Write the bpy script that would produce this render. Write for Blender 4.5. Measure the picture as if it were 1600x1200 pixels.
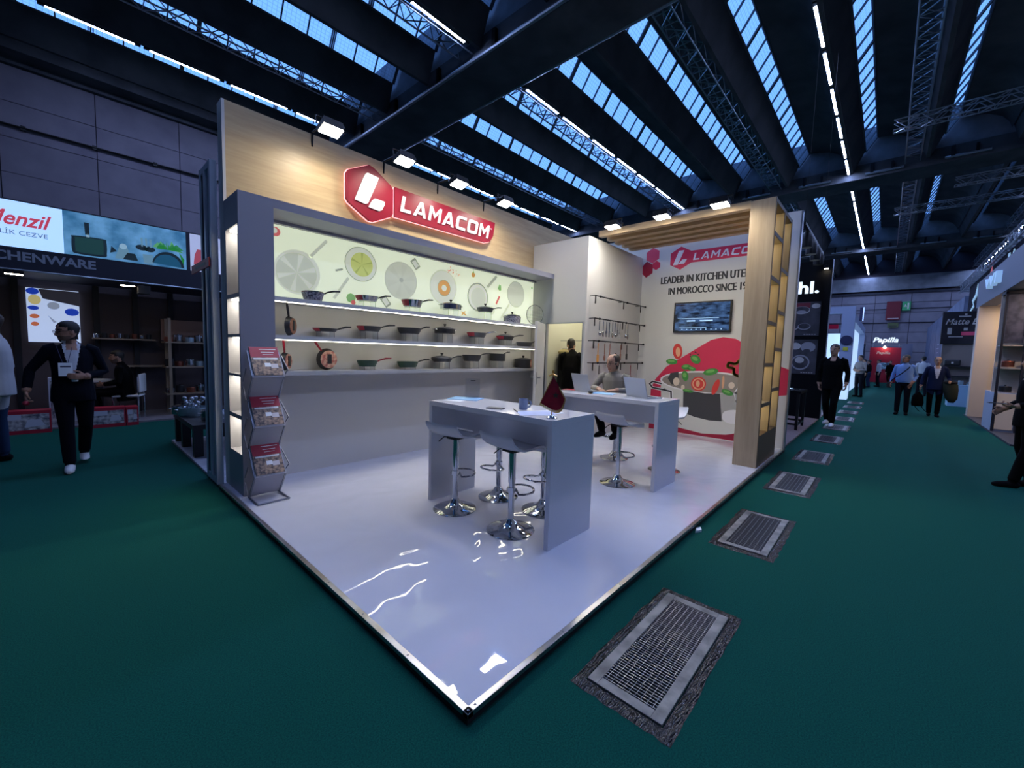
import bpy, bmesh, math, random
from mathutils import Vector, Matrix
random.seed(7)
PI = math.pi
SC = bpy.context.scene
COL = SC.collection
for _o in list(bpy.data.objects):
    bpy.data.objects.remove(_o)

# ------------------------------------------------------------------ camera
cam_d = bpy.data.cameras.new('camera')
cam = bpy.data.objects.new('camera', cam_d)
COL.objects.link(cam)
cam_d.sensor_fit = 'HORIZONTAL'
cam_d.sensor_width = 36.0
cam_d.lens = 36.0 * 639.73 / 1600.0
cam_d.clip_start = 0.05
cam_d.clip_end = 300
_r = Vector((0.67436, -0.73780, 0.02976)); _u = Vector((0.03716, 0.07416, 0.99655)); _f = Vector((0.73746, 0.67093, -0.07743))
cam.matrix_world = Matrix(((_r.x, _u.x, -_f.x, -1.0397), (_r.y, _u.y, -_f.y, -1.1313), (_r.z, _u.z, -_f.z, 1.45), (0, 0, 0, 1)))
SC.camera = cam

# ------------------------------------------------------------------ world: dusk sky, even all round
W = bpy.data.worlds.new('dusk_sky'); SC.world = W; W.use_nodes = True
_bg = W.node_tree.nodes['Background']
_bg.inputs[0].default_value = (0.16, 0.37, 1.0, 1)
_bg.inputs[1].default_value = 2.0
SC.view_settings.view_transform = 'Standard'
SC.view_settings.look = 'None'
SC.view_settings.gamma = 1.0
SC.view_settings.use_curve_mapping = False
SC.view_settings.exposure = 0.0
SC.cycles.max_bounces = 8
SC.cycles.diffuse_bounces = 3
SC.cycles.glossy_bounces = 4
SC.cycles.transmission_bounces = 6
SC.cycles.transparent_max_bounces = 10
SC.cycles.caustics_reflective = False
SC.cycles.caustics_refractive = False
SC.cycles.sample_clamp_indirect = 4.0
STRIP_E, LED_E, FLOOD_E = 135.0, 13.0, 190.0

# ------------------------------------------------------------------ materials
def lin(c):
    if isinstance(c, str):
        c = tuple(int(c[i:i + 2], 16) / 255 for i in (0, 2, 4))
        return tuple((v / 12.92 if v <= .04045 else ((v + .055) / 1.055) ** 2.4) for v in c)
    return c
MATS = {}
def mat(name, col='808080', rough=.5, metal=0., emis=None, estr=0., noise=None, bump=None, spec=.5, trans=0., coat=0., stretch=(1, 1, 1), alpha=1., sheen=0.):
    """noise=(scale,col2,detail) mixes a second colour; bump=(scale,strength,distance)"""
    if name in MATS: return MATS[name]
    m = bpy.data.materials.new(name); m.use_nodes = True; MATS[name] = m
    nt = m.node_tree; b = nt.nodes['Principled BSDF']; N = nt.nodes.new; L = nt.links.new
    c = lin(col)
    b.inputs['Base Color'].default_value = (*c, 1)
    b.inputs['Roughness'].default_value = rough; b.inputs['Metallic'].default_value = metal
    b.inputs['Specular IOR Level'].default_value = spec; b.inputs['Transmission Weight'].default_value = trans
    b.inputs['Coat Weight'].default_value = coat; b.inputs['Alpha'].default_value = alpha
    if sheen: b.inputs['Sheen Weight'].default_value = sheen
    if emis is not None:
        b.inputs['Emission Color'].default_value = (*lin(emis), 1); b.inputs['Emission Strength'].default_value = estr
    if noise or bump:
        tc = N('ShaderNodeTexCoord'); mp = N('ShaderNodeMapping'); mp.inputs['Scale'].default_value = stretch
        L(tc.outputs['Object'], mp.inputs['Vector'])
    if noise:
        n = N('ShaderNodeTexNoise'); n.inputs['Scale'].default_value = noise[0]; n.inputs['Detail'].default_value = noise[2] if len(noise) > 2 else 4
        mx = N('ShaderNodeMix'); mx.data_type = 'RGBA'
        mx.inputs[6].default_value = (*c, 1); mx.inputs[7].default_value = (*lin(noise[1]), 1)
        cr = N('ShaderNodeMapRange'); cr.inputs[1].default_value = .35; cr.inputs[2].default_value = .65
        L(mp.outputs[0], n.inputs['Vector']); L(n.outputs['Fac'], cr.inputs[0]); L(cr.outputs[0], mx.inputs[0]); L(mx.outputs[2], b.inputs['Base Color'])
        if emis is not None and emis == col: L(mx.outputs[2], b.inputs['Emission Color'])
    if bump:
        n2 = N('ShaderNodeTexNoise'); n2.inputs['Scale'].default_value = bump[0]; n2.inputs['Detail'].default_value = 3
        bp = N('ShaderNodeBump'); bp.inputs['Strength'].default_value = bump[1]; bp.inputs['Distance'].default_value = bump[2] if len(bump) > 2 else .01
        L(mp.outputs[0], n2.inputs['Vector']); L(n2.outputs['Fac'], bp.inputs['Height']); L(bp.outputs[0], b.inputs['Normal'])
    return m
def pane_mat():
    m = bpy.data.materials.new('wired_glass'); m.use_nodes = True; nt = m.node_tree; N = nt.nodes.new; L = nt.links.new
    nt.nodes.remove(nt.nodes['Principled BSDF']); out = nt.nodes['Material Output']
    tr = N('ShaderNodeBsdfTransparent'); tr.inputs[0].default_value = (.90, .95, .97, 1)
    tl = N('ShaderNodeBsdfDiffuse'); tl.inputs[0].default_value = (.05, .06, .08, 1)
    mix = N('ShaderNodeMixShader'); tc = N('ShaderNodeTexCoord'); sp = N('ShaderNodeSeparateXYZ')
    L(tc.outputs['Generated'], sp.inputs[0])
    def line(o, k):
        a = N('ShaderNodeMath'); a.operation = 'MULTIPLY'; a.inputs[1].default_value = k; L(sp.outputs[o], a.inputs[0])
        b = N('ShaderNodeMath'); b.operation = 'FRACT'; L(a.outputs[0], b.inputs[0])
        c = N('ShaderNodeMath'); c.operation = 'LESS_THAN'; c.inputs[1].default_value = .13; L(b.outputs[0], c.inputs[0]); return c
    a, b = line(0, 6), line(1, 7)
    mx = N('ShaderNodeMath'); mx.operation = 'MAXIMUM'; L(a.outputs[0], mx.inputs[0]); L(b.outputs[0], mx.inputs[1])
    ns = N('ShaderNodeTexNoise'); ns.inputs['Scale'].default_value = .45; ns.inputs['Detail'].default_value = 2; L(tc.outputs['Object'], ns.inputs['Vector'])
    sc = N('ShaderNodeMath'); sc.operation = 'MULTIPLY_ADD'; sc.inputs[1].default_value = .16; sc.inputs[2].default_value = .06; L(mx.outputs[0], sc.inputs[0])
    L(sc.outputs[0], mix.inputs[0]); L(tr.outputs[0], mix.inputs[1]); L(tl.outputs[0], mix.inputs[2]); L(mix.outputs[0], out.inputs[0])
    MATS['wired_glass'] = m; return m
def wood_mat(name, c1, c2, stretch, rough=.45):
    m = bpy.data.materials.new(name); m.use_nodes = True; nt = m.node_tree; N = nt.nodes.new; L = nt.links.new; b = nt.nodes['Principled BSDF']
    tc = N('ShaderNodeTexCoord'); mp = N('ShaderNodeMapping'); mp.inputs['Scale'].default_value = stretch; L(tc.outputs['Object'], mp.inputs[0])
    n = N('ShaderNodeTexNoise'); n.inputs['Scale'].default_value = 1; n.inputs['Detail'].default_value = 6; n.inputs['Distortion'].default_value = .6; L(mp.outputs[0], n.inputs['Vector'])
    n2 = N('ShaderNodeTexNoise'); n2.inputs['Scale'].default_value = 7; n2.inputs['Detail'].default_value = 2; L(mp.outputs[0], n2.inputs['Vector'])
    ad = N('ShaderNodeMath'); ad.operation = 'MULTIPLY_ADD'; ad.inputs[1].default_value = .35; L(n2.outputs['Fac'], ad.inputs[0]); L(n.outputs['Fac'], ad.inputs[2])
    cr = N('ShaderNodeMapRange'); cr.inputs[1].default_value = .45; cr.inputs[2].default_value = .9; L(ad.outputs[0], cr.inputs[0])
    mx = N('ShaderNodeMix'); mx.data_type = 'RGBA'; mx.inputs[6].default_value = (*lin(c1), 1); mx.inputs[7].default_value = (*lin(c2), 1)
    L(cr.outputs[0], mx.inputs[0]); L(mx.outputs[2], b.inputs['Base Color']); b.inputs['Roughness'].default_value = rough
    MATS[name] = m; return m

# ------------------------------------------------------------------ mesh helpers
class MB:
    def __init__(s): s.v = []; s.f = []
    def add(s, vs, fs):
        k = len(s.v); s.v += [tuple(p) for p in vs]; s.f += [tuple(i + k for i in f) for f in fs]; return s
    def box(s, a, b):
        x0, y0, z0 = a; x1, y1, z1 = b
        if x0 > x1: x0, x1 = x1, x0
        if y0 > y1: y0, y1 = y1, y0
        if z0 > z1: z0, z1 = z1, z0
        return s.add([(x0, y0, z0), (x1, y0, z0), (x1, y1, z0), (x0, y1, z0), (x0, y0, z1), (x1, y0, z1), (x1, y1, z1), (x0, y1, z1)],
                     [(0, 3, 2, 1), (4, 5, 6, 7), (0, 1, 5, 4), (1, 2, 6, 5), (2, 3, 7, 6), (3, 0, 4, 7)])
    def prism(s, pts, d):
        """pts: planar 3d polygon, d: extrusion vector"""
        n = len(pts); d = Vector(d); P = [Vector(p) for p in pts]
        nrm = Vector((0, 0, 0))
        for i in range(n): nrm += P[i].cross(P[(i + 1) % n])
        if nrm.dot(d) > 0: P = P[::-1]
        fs = [tuple(range(n)), tuple(range(2 * n - 1, n - 1, -1))] + [((i + 1) % n, i, i + n, (i + 1) % n + n) for i in range(n)]
        return s.add([tuple(p) for p in P] + [tuple(p + d) for p in P], fs)
    def rings(s, R, cap=True):
        n = len(R[0]); k = len(s.v)
        for r in R: s.v += [tuple(p) for p in r]
        for j in range(len(R) - 1):
            for i in range(n):
                a = k + j * n + i; b = k + j * n + (i + 1) % n
                s.f.append((a, b, b + n, a + n))
        if cap:
            s.f.append(tuple(range(k + n - 1, k - 1, -1))); e = k + (len(R) - 1) * n; s.f.append(tuple(range(e, e + n)))
        return s
    def tube(s, path, r, n=8, cap=True):
        P = [Vector(p) for p in path]; rr = r if isinstance(r, (list, tuple)) else [r] * len(P); R = []; prev = None
        for i, p in enumerate(P):
            t = (P[min(i + 1, len(P) - 1)] - P[max(i - 1, 0)]).normalized()
            if prev is None:
                a = t.cross(Vector((0, 0, 1)) if abs(t.z) < .9 else Vector((1, 0, 0))).normalized()
            else:
                a = (prev - t * prev.dot(t)).normalized()
            prev = a; b = t.cross(a)
            R.append([p + (a * math.cos(2 * PI * q / n) + b * math.sin(2 * PI * q / n)) * rr[i] for q in range(n)])
        return s.rings(R, cap)
    def lathe(s, prof, n=24, c=(0, 0, 0), axis='z'):
        R = []
        for r, z in prof:
            ring = []
            for q in range(n):
                a = 2 * PI * q / n; p = (r * math.cos(a), r * math.sin(a), z)
                if axis == 'y': p = (p[0], -p[2], p[1])
                if axis == 'x': p = (p[2], p[0], p[1])
                ring.append((p[0] + c[0], p[1] + c[1], p[2] + c[2]))
            R.append(ring)
        return s.rings(R)
    def ell(s, c, r, nu=12, nv=8, M=None):
        R = []
        for j in range(nv + 1):
            t = -PI / 2 + PI * (j if 0 < j < nv else (0.08 if j == 0 else nv - .08)) / nv
            ring = []
            for i in range(nu):
                a = 2 * PI * i / nu; p = Vector((r[0] * math.cos(t) * math.cos(a), r[1] * math.cos(t) * math.sin(a), r[2] * math.sin(t)))
                if M: p = M @ p
                ring.append(p + Vector(c))
            R.append(ring)
        return s.rings(R)
    def bar(s, a, b, w=.02, h=None):
        """square bar from a to b"""
        a = Vector(a); b = Vector(b); t = (b - a).normalized(); h = h or w
        x = t.cross(Vector((0, 0, 1)) if abs(t.z) < .95 else Vector((1, 0, 0))).normalized() * w / 2; y = t.cross(x).normalized() * h / 2
        return s.rings([[p + x + y, p - x + y, p - x - y, p + x - y] for p in (a, b)])
    def mesh(s, name):
        me = bpy.data.meshes.new(name); me.from_pydata(s.v, [], s.f); me.update(); return me
    def obj(s, name, m, parent=None, loc=(0, 0, 0), rot=None, smooth=False, bevel=0., fix=True):
        me = s.mesh(name)
        if fix:
            bm = bmesh.new(); bm.from_mesh(me); bmesh.ops.recalc_face_normals(bm, faces=bm.faces); bm.to_mesh(me); bm.free()
        return link(name, me, m, parent, loc, rot, smooth, bevel)
def link(name, me, m, parent=None, loc=(0, 0, 0), rot=None, smooth=False, bevel=0.):
    o = bpy.data.objects.new(name, me); COL.objects.link(o)
    if m is not None and not me.materials: me.materials.append(MATS[m] if isinstance(m, str) else m)
    o.location = loc
    if rot is not None: o.rotation_euler = rot
    if parent is not None: o.parent = parent
    if smooth:
        for p in me.polygons: p.use_smooth = True
        if smooth != 2:
            try: me.set_sharp_from_angle(angle=math.radians(smooth if smooth is not True else 40))
            except Exception: pass
    if bevel:
        b = o.modifiers.new('bevel', 'BEVEL'); b.width = bevel; b.segments = 2; b.limit_method = 'ANGLE'
    return o
def tag(o, label=None, cat=None, group=None, kind=None):
    if label: o['label'] = label
    if cat: o['category'] = cat
    if group: o['group'] = group
    if kind: o['kind'] = kind
    return o
def thing(name, label, cat, loc=(0, 0, 0), rz=0., group=None):
    o = bpy.data.objects.new(name, None); COL.objects.link(o); o.empty_display_size = .1
    o.location = loc; o.rotation_euler = (0, 0, rz); return tag(o, label, cat, group)
def copy_tree(o, parent=None, label=None):
    c = o.copy(); COL.objects.link(c); c.parent = parent
    if label: c['label'] = label
    for ch in list(o.children): copy_tree(ch, c)
    return c
def struct(o, label=None): return tag(o, label, None, None, 'structure')
def text_mesh(body, shear=0., bold=0., extrude=.0, spacing=1.):
    cu = bpy.data.curves.new('txt', 'FONT'); cu.body = body; cu.shear = shear; cu.offset = bold; cu.extrude = extrude; cu.resolution_u = 3; cu.space_character = spacing
    o = bpy.data.objects.new('txt', cu); COL.objects.link(o)
    dg = bpy.context.evaluated_depsgraph_get(); me = bpy.data.meshes.new_from_object(o.evaluated_get(dg))
    bpy.data.objects.remove(o); return me
def text(name, body, m, parent, p0, xdir, up, width=None, height=None, depth=.004, shear=0., bold=0., prefix=None, split=False, spacing=1.):
    """lettering: lower left corner p0, xdir / up unit vectors, fitted to width x height, depth out of the surface"""
    me = text_mesh(body, shear, bold, .01, spacing)
    xs = [v.co.x for v in me.vertices]; ys = [v.co.y for v in me.vertices]
    x0, x1, y0, y1 = min(xs), max(xs), min(ys), max(ys); wx = x1 - x0
    if prefix:
        pm = text_mesh(prefix, shear, bold, .01, spacing); px = [v.co.x for v in pm.vertices]; wx = max(px) - min(px)
    sy = height / (y1 - y0); sx = width / wx if width else sy
    X = Vector(xdir); U = Vector(up); Z = X.cross(U)
    for v in me.vertices:
        c = v.co.copy(); v.co = Vector(p0) + X * (c.x - x0) * sx + U * (c.y - y0) * sy + Z * ((c.z + .01) / .02 * depth)
    me.update(); me.name = name
    if not split: return [link(name, me, m, parent)]
    bm = bmesh.new(); bm.from_mesh(me); bmesh.ops.remove_doubles(bm, verts=bm.verts, dist=1e-5); seen = set(); isl = []
    for v in bm.verts:
        if v in seen: continue
        st = [v]; grp = []; seen.add(v)
        while st:
            a = st.pop(); grp.append(a)
            for e in a.link_edges:
                b = e.other_vert(a)
                if b not in seen: seen.add(b); st.append(b)
        isl.append(grp)
    out = []
    for grp in isl:
        ids = {v: i for i, v in enumerate(grp)}; fs = [[ids[v] for v in f.verts] for f in {f for v in grp for f in v.link_faces}]
        m2 = bpy.data.meshes.new(name); m2.from_pydata([v.co[:] for v in grp], [], fs); m2.update()
        out.append(link(name, m2, m, parent))
    bm.free(); return out

# materials used in many places
mat('concrete_dark', '54565a', .9, noise=(1.2, '424448', 5), spec=.2)
mat('concrete_gable', '83878f', .9, noise=(1.5, '6c7078', 5), spec=.2)
mat('frame_grey', '5d636b', .5, .4)
mat('steel_pipe', '8a9099', .35, .7)
mat('truss_metal', '9aa2ac', .35, .8)
mat('strip_lamp', 'ffffff', .4, emis=(.56, .76, 1.45), estr=STRIP_E)
mat('white_gloss', 'ebeaee', .08, spec=.6)
mat('white_matt', 'd6d5d3', .55)
mat('white_paint', 'c4c2c0', .4)
mat('black_plastic', '0c0c0e', .4)
mat('black_metal', '121214', .35, .5)
mat('chrome', 'd8dadd', .08, 1.)
mat('alu', 'a4a9b2', .32, .9)
mat('led', 'ffffff', .4, emis=(1., .93, .72), estr=LED_E)
mat('flood_lens', 'ffffff', .3, emis=(1., .95, .82), estr=FLOOD_E)
mat('red_sign', 'b00b32', .35)
mat('dark_print', '1c1c26', .5)
mat('navy', '10142a', .5)
mat('paper', 'e8ecf4', .6)
pane_mat()
wood_mat('oak_wall', 'c3a97f', 'a98e66', (.7, 6, 9))
wood_mat('oak_column', 'b9a487', 'a08b70', (9, 9, .6))
wood_mat('oak_slat', 'c8ab84', 'ad906a', (9, .7, 9))
# ------------------------------------------------------------------ hall shell
Z0 = -.05            # carpet level
mat('carpet', '0f5247', 1.0, noise=(160, '0a3f38', 4), bump=(300, .4, .004), spec=.1)
fl = struct(MB().box((-12, -14, Z0 - .2), (48, 17.4, Z0)).obj('floor', 'carpet'))
PB = 2.25            # beam spacing
BAYS = [(-7.0, 6.55), (7.95, 21.4), (22.8, 36.2), (37.6, 47.6)]
NB = list(range(-5, 8))
shell = MB(); ytop = .48 + PB * NB[-1] + .4
def by(n): return .48 + PB * n + (.13 if n == 7 else 0)
for n in NB:
    y = by(n)
    # curved shell from glazing top down to the next beam (towards -y)
    prof = [(y - .66, 10.54), (y - 1.0, 10.5), (y - 1.4, 10.4), (y - 1.72, 10.22), (y - 1.9, 9.98), (y - 1.98 - (.13 if n == 7 else 0), 9.75)]
    for (x0, x1) in BAYS:
        P = [(x0 - .1, a, b) for a, b in prof] + [(x0 - .1, a, b + .15) for a, b in prof[::-1]]
        shell.prism(P, (x1 - x0 + .2, 0, 0))
shell.box((-8.4, -14, 9.7), (48, .48 + PB * NB[0] - 1.95, 11.1))
shell.box((-8.4, 16.45, 9.0), (48, 17.6, 9.95))
ceil_o = struct(shell.obj('ceiling', 'concrete_dark', smooth=30))
vb = {}
for bi, (x0, x1) in enumerate(BAYS):
    b = MB()
    b.prism([(0, .04, 9.27), (0, -.06, 9.27), (0, -.383, 10.04), (0, .27, 10.1)][::-1], (x1 - x0, 0, 0))
    me = b.mesh('roof_beam')
    for n in NB:
        o = link('roof_beam', me, 'concrete_dark', ceil_o, (x0, by(n) + .06, 0))
for (x0, x1) in ((-8.4, -7.0), (6.55, 7.95), (21.4, 22.8), (36.2, 37.6)):
    MB().box((x0, -14, 8.98), (x1, 17.4, 9.55)).obj('cross_beam', 'concrete_dark', ceil_o)
    g = MB().box((x0 + .12, -14, 9.55), (x1 - .12, 17.4, 11)); g.obj('gable_wall', 'concrete_gable', ceil_o)
# skylight windows: one strip per bay and beam, panes one by one where they can be told apart
random.seed(3)
wn = 0
A_ = Vector((0, -.323, 0)); gz0, gz1, gy0, gy1 = 10.04, 10.54, -.323, -.66
nrm = Vector((0, -(gz1 - gz0), -(abs(gy1 - gy0)))).normalized()
def slant(x0, x1, t0, t1, th, y):
    def pt(x, t): return Vector((x, y + gy0 + (gy1 - gy0) * t, gz0 + (gz1 - gz0) * t))
    return [pt(x0, t0), pt(x1, t0), pt(x1, t1), pt(x0, t1)], nrm * th
pm = {}
for bi, (x0, x1) in enumerate(BAYS):
    NP = 20 if bi < 3 else 15
    for n in NB:
        y = by(n); wn += 1
        fr = MB(); a = x0 + .12; e = x1 - .02; st = (e - a) / NP
        for t0, t1, th in ((-.03, .035, .05), (.97, 1.03, .05)):
            q, d = slant(a, e, t0, t1, th, y); fr.prism(q, d)
        for i in range(NP + 1):
            w = .016
            if i in (0, NP): w = .035
            x = a + st * i
            if i % 7 == 6: w = .05
            q, d = slant(x - w, x + w, 0, 1, .05, y); fr.prism(q, d)
            if i % 7 == 3:
                for s_ in (-.05, .05):
                    q, d = slant(x + s_ - .012, x + s_ + .012, 0, 1, .05, y); fr.prism(q, d)
        wo = struct(fr.obj('window_%d' % wn, 'frame_grey'))
        near = bi in (0, 1) and -2 <= n <= 7
        if near:
            key = round(st, 3)
            if key not in pm:
                q = [Vector((0, 0, 0)), Vector((st, 0, 0)), Vector((st, gy1 - gy0, gz1 - gz0)), Vector((0, gy1 - gy0, gz1 - gz0))]
                pm[key] = MB().prism(q, -nrm * .008).mesh('pane')
            for i in range(NP):
                if bi == 0 and a + st * (i + 1) < -2.5: continue
                link('pane', pm[key], 'wired_glass', wo, (a + st * i, y + gy0, gz0))
            if bi == 0:
                k = max(i for i in range(NP) if a + st * (i + 1) < -2.5)
                q, d = slant(a, a + st * (k + 1), 0, 1, -.008, y); tag(MB().prism(q, d).obj('pane', 'wired_glass', wo), kind='stuff')
        else:
            q, d = slant(a, e, 0, 1, -.008, y); tag(MB().prism(q, d).obj('pane', 'wired_glass', wo), kind='stuff')
ORD = ['first', 'second', 'third', 'fourth', 'fifth', 'sixth', 'seventh', 'eighth', 'ninth', 'tenth']; BL = ['nearest bay', 'second bay', 'third bay', 'farthest bay']
# strip lamps, every third beam
random.seed(5)
lamp_m = MB().box((0, -.03, -.034), (1.56, .03, -.03)).mesh('tube'); lamp_b = MB().box((-.12, -.04, -.0299), (1.68, .04, .02)).mesh('housing')
LP = {0: 'over the right aisle', 3: 'above the middle of the white stand', 6: 'close to the left hall wall', -3: 'beyond the cream stand'}
for n, where in LP.items():
    y = .55 + PB * n
    for bi, (x0, x1) in enumerate(BAYS):
        k = 7 if bi < 3 else 5
        off = .62 if bi else .4
        for i in range(k):
            x = x0 + off + i * 1.86
            if x < -1.2: continue
            t = thing('ceiling_light', '%s tube lamp of the %s, row %s' % (ORD[i], BL[bi], where), 'lamp', (x, y + .06, 9.27), 0, 'tube lamps in the row ' + where)
            link('tube', lamp_m, 'strip_lamp', t); link('housing', lamp_b, 'black_plastic', t)
# lattice trusses hung below every second beam
def truss(name, label, p0, length, axis, w=.42, h=.42, step=.42, group=None, r=.022):
    t = thing(name, label, 'truss', p0, 0 if axis == 'x' else -PI / 2, group)
    ch = [(-w / 2, 0), (w / 2, 0), (-w / 2, h), (w / 2, h)]
    cm = MB().tube([(0, 0, 0), (length, 0, 0)], r, 6).mesh('chord')
    for y, z in ch: link('chord', cm, 'truss_metal', t, (0, y, z))
    b = MB(); k = int(length / step)
    for i in range(k):
        a, e = i * step, (i + 1) * step
        for s in (-1, 1):
            b.bar((a, s * w / 2, 0 if i % 2 else h), (e, s * w / 2, h if i % 2 else 0), .02)
        b.bar((a, -w / 2 if i % 2 else w / 2, 0), (e, w / 2 if i % 2 else -w / 2, 0), .02)
        b.bar((a, -w / 2 if not i % 2 else w / 2, h), (e, w / 2 if not i % 2 else -w / 2, h), .02)
        b.bar((a, -w / 2, 0), (a, w / 2, 0), .018)
    tag(b.obj('lattice', 'truss_metal', t), kind='stuff'); return t
TL = {-3: 'beyond the cream stand', -1: 'right of the right tube lamp row', 1: 'left of the right tube lamp row', 3: 'beside the middle tube lamp row', 5: 'next to the left tube lamp row'}
BL = ['nearest bay', 'second bay', 'third bay', 'farthest bay']
for n, wh in TL.items():
    for bi, (x0, x1) in enumerate(BAYS):
        if bi == 0 and n < 1: continue
        xs = x0 + .05 if bi else -2.0
        truss('ceiling_truss', 'roof lattice truss %s, %s' % (wh, BL[bi]), (xs, .48 + PB * n + .47, 9.22), x1 - .05 - xs, 'x')
for lab, x, ya, L_, z in (('thin lattice truss crossing the second roof bay over the aisle', 16.95, -.75, 6.0, 8.75), ('thin lattice truss crossing the third roof bay over the aisle', 26.9, -.85, 6.0, 8.75), ('thin lattice truss under the second cross beam over the aisle', 22.95, -2.6, 5.0, 8.5)):
    truss('cross_truss', lab, (x, ya, z), L_, 'y', .3, .3, .3, r=.018)
truss('sign_truss', 'sturdy lattice truss carrying the navy hanging sign', (12.0, -3.45, 4.65), 14.0, 'x', .3, .3, .3)
ORD = ['first', 'second', 'third', 'fourth', 'fifth', 'sixth', 'seventh', 'eighth', 'ninth', 'tenth']
# pipes with clamps along the cross beams
for lab, x, y0, y1 in (('steel pipe along the near edge of the big cross beam', 6.5, -3, 17), ('steel pipe along the far edge of the big cross beam', 8.0, -3, 17)):
    t = thing('beam_pipe', lab, 'pipe', (x, y0, 9.02)); MB().tube([(0, 0, 0), (0, y1 - y0, 0)], .055, 8).obj('pipe', 'steel_pipe', t, smooth=True)
    for i in range(int((y1 - y0) / PB) + 1): MB().box((-.05, i * PB + .6, 0), (.05, i * PB + .72, .42)).obj('clamp', 'black_metal', t)
for bx, bl in ((21.33, 'second'), (36.15, 'third')):
    for i, n in enumerate((3, 2, 1, 0, -1, -2, -3)):
        t = thing('beam_pipe', 'short steel pipe piece on the %s cross beam, %s one counted from the left' % (bl, ORD[i]), 'pipe', (bx, .48 + PB * n - 1.55, 9.12))
        MB().tube([(0, 0, 0), (0, 1.15, 0)], .05, 8).obj('pipe', 'steel_pipe', t, smooth=True)
        MB().box((-.05, .9, 0), (.05, 1.0, .38)).obj('clamp', 'black_metal', t)
        MB().box((-.04, .3, 0), (.04, .38, .3)).obj('clamp', 'black_metal', t)
# hall walls: panels proud of a backing
mat('hall_wall', '403c46', .85, spec=.2); mat('hall_panel', '7d7780', .8, noise=(1.5, '726c76', 4), spec=.2); mat('hall_panel_far', '84828e', .85, noise=(1.2, '777582', 4), spec=.2)
wl = struct(MB().box((-12, 17.2, Z0), (48, 17.5, 9.3)).obj('wall_left', 'hall_wall'))
random.seed(11)
zs = [.0, 1.2, 2.4, 3.6, 4.55, 5.1, 6.0, 6.95, 7.9, 8.86]
xs = [-6.4, -4.2, -2.0, -.1, 1.9, 4.7, 5.65, 7.8, 10.2, 12.6, 15]
for i in range(len(xs) - 1):
    for j in range(3, len(zs) - 1):
        MB().box((xs[i] + .012, 17.2 - .03 - random.random() * .006, zs[j] + .008), (xs[i + 1] - .012, 17.21, zs[j + 1] - .008)).obj('wall_panel', 'hall_panel', wl)
MB().box((-12, 17.02, 8.86), (48, 17.2, 9.02)).obj('cornice', 'concrete_dark', wl)
MB().tube([(-8, 17.1, 7.26), (6.2, 17.1, 7.26)], .03, 6).obj('cable_rail', 'black_plastic', wl)
for i in range(7): MB().box((-3 + i * 1.4, 17.08, 7.2), (-2.9 + i * 1.4, 17.2, 7.32)).obj('rail_clip', 'black_plastic', wl)
wf = struct(MB().box((47.6, -14, Z0), (48, 17.5, 11)).obj('wall_far', 'hall_wall'))
for i in range(-6, 6):
    for j in range(9):
        w_ = 2.3; h_ = .84; off = 0
        MB().box((47.55, i * w_ + off + .02, j * h_ - .05 + .02), (47.62, (i + 1) * w_ + off - .02, (j + 1) * h_ - .05 - .02)).obj('wall_block', 'hall_panel_far', wf)
MB().box((47.3, -14, 7.75), (47.65, 17, 8.95)).obj('edge_beam', 'concrete_gable', wf)
MB().box((47.42, -14, 7.45), (47.62, 17, 7.62)).obj('cable_duct', 'navy', wf)
for z in (4.95, 6.15): MB().tube([(47.5, -8, z), (47.5, 8, z)], .03, 6).obj('conduit', 'navy', wf)
wr = struct(MB().box((-12, -14.3, Z0), (48, -14, 11)).obj('wall_right', 'hall_panel_far'))
wb = struct(MB().box((-8.8, -14, Z0), (-8.4, 17.4, 11)).obj('wall_back', 'hall_panel_far'))
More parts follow.
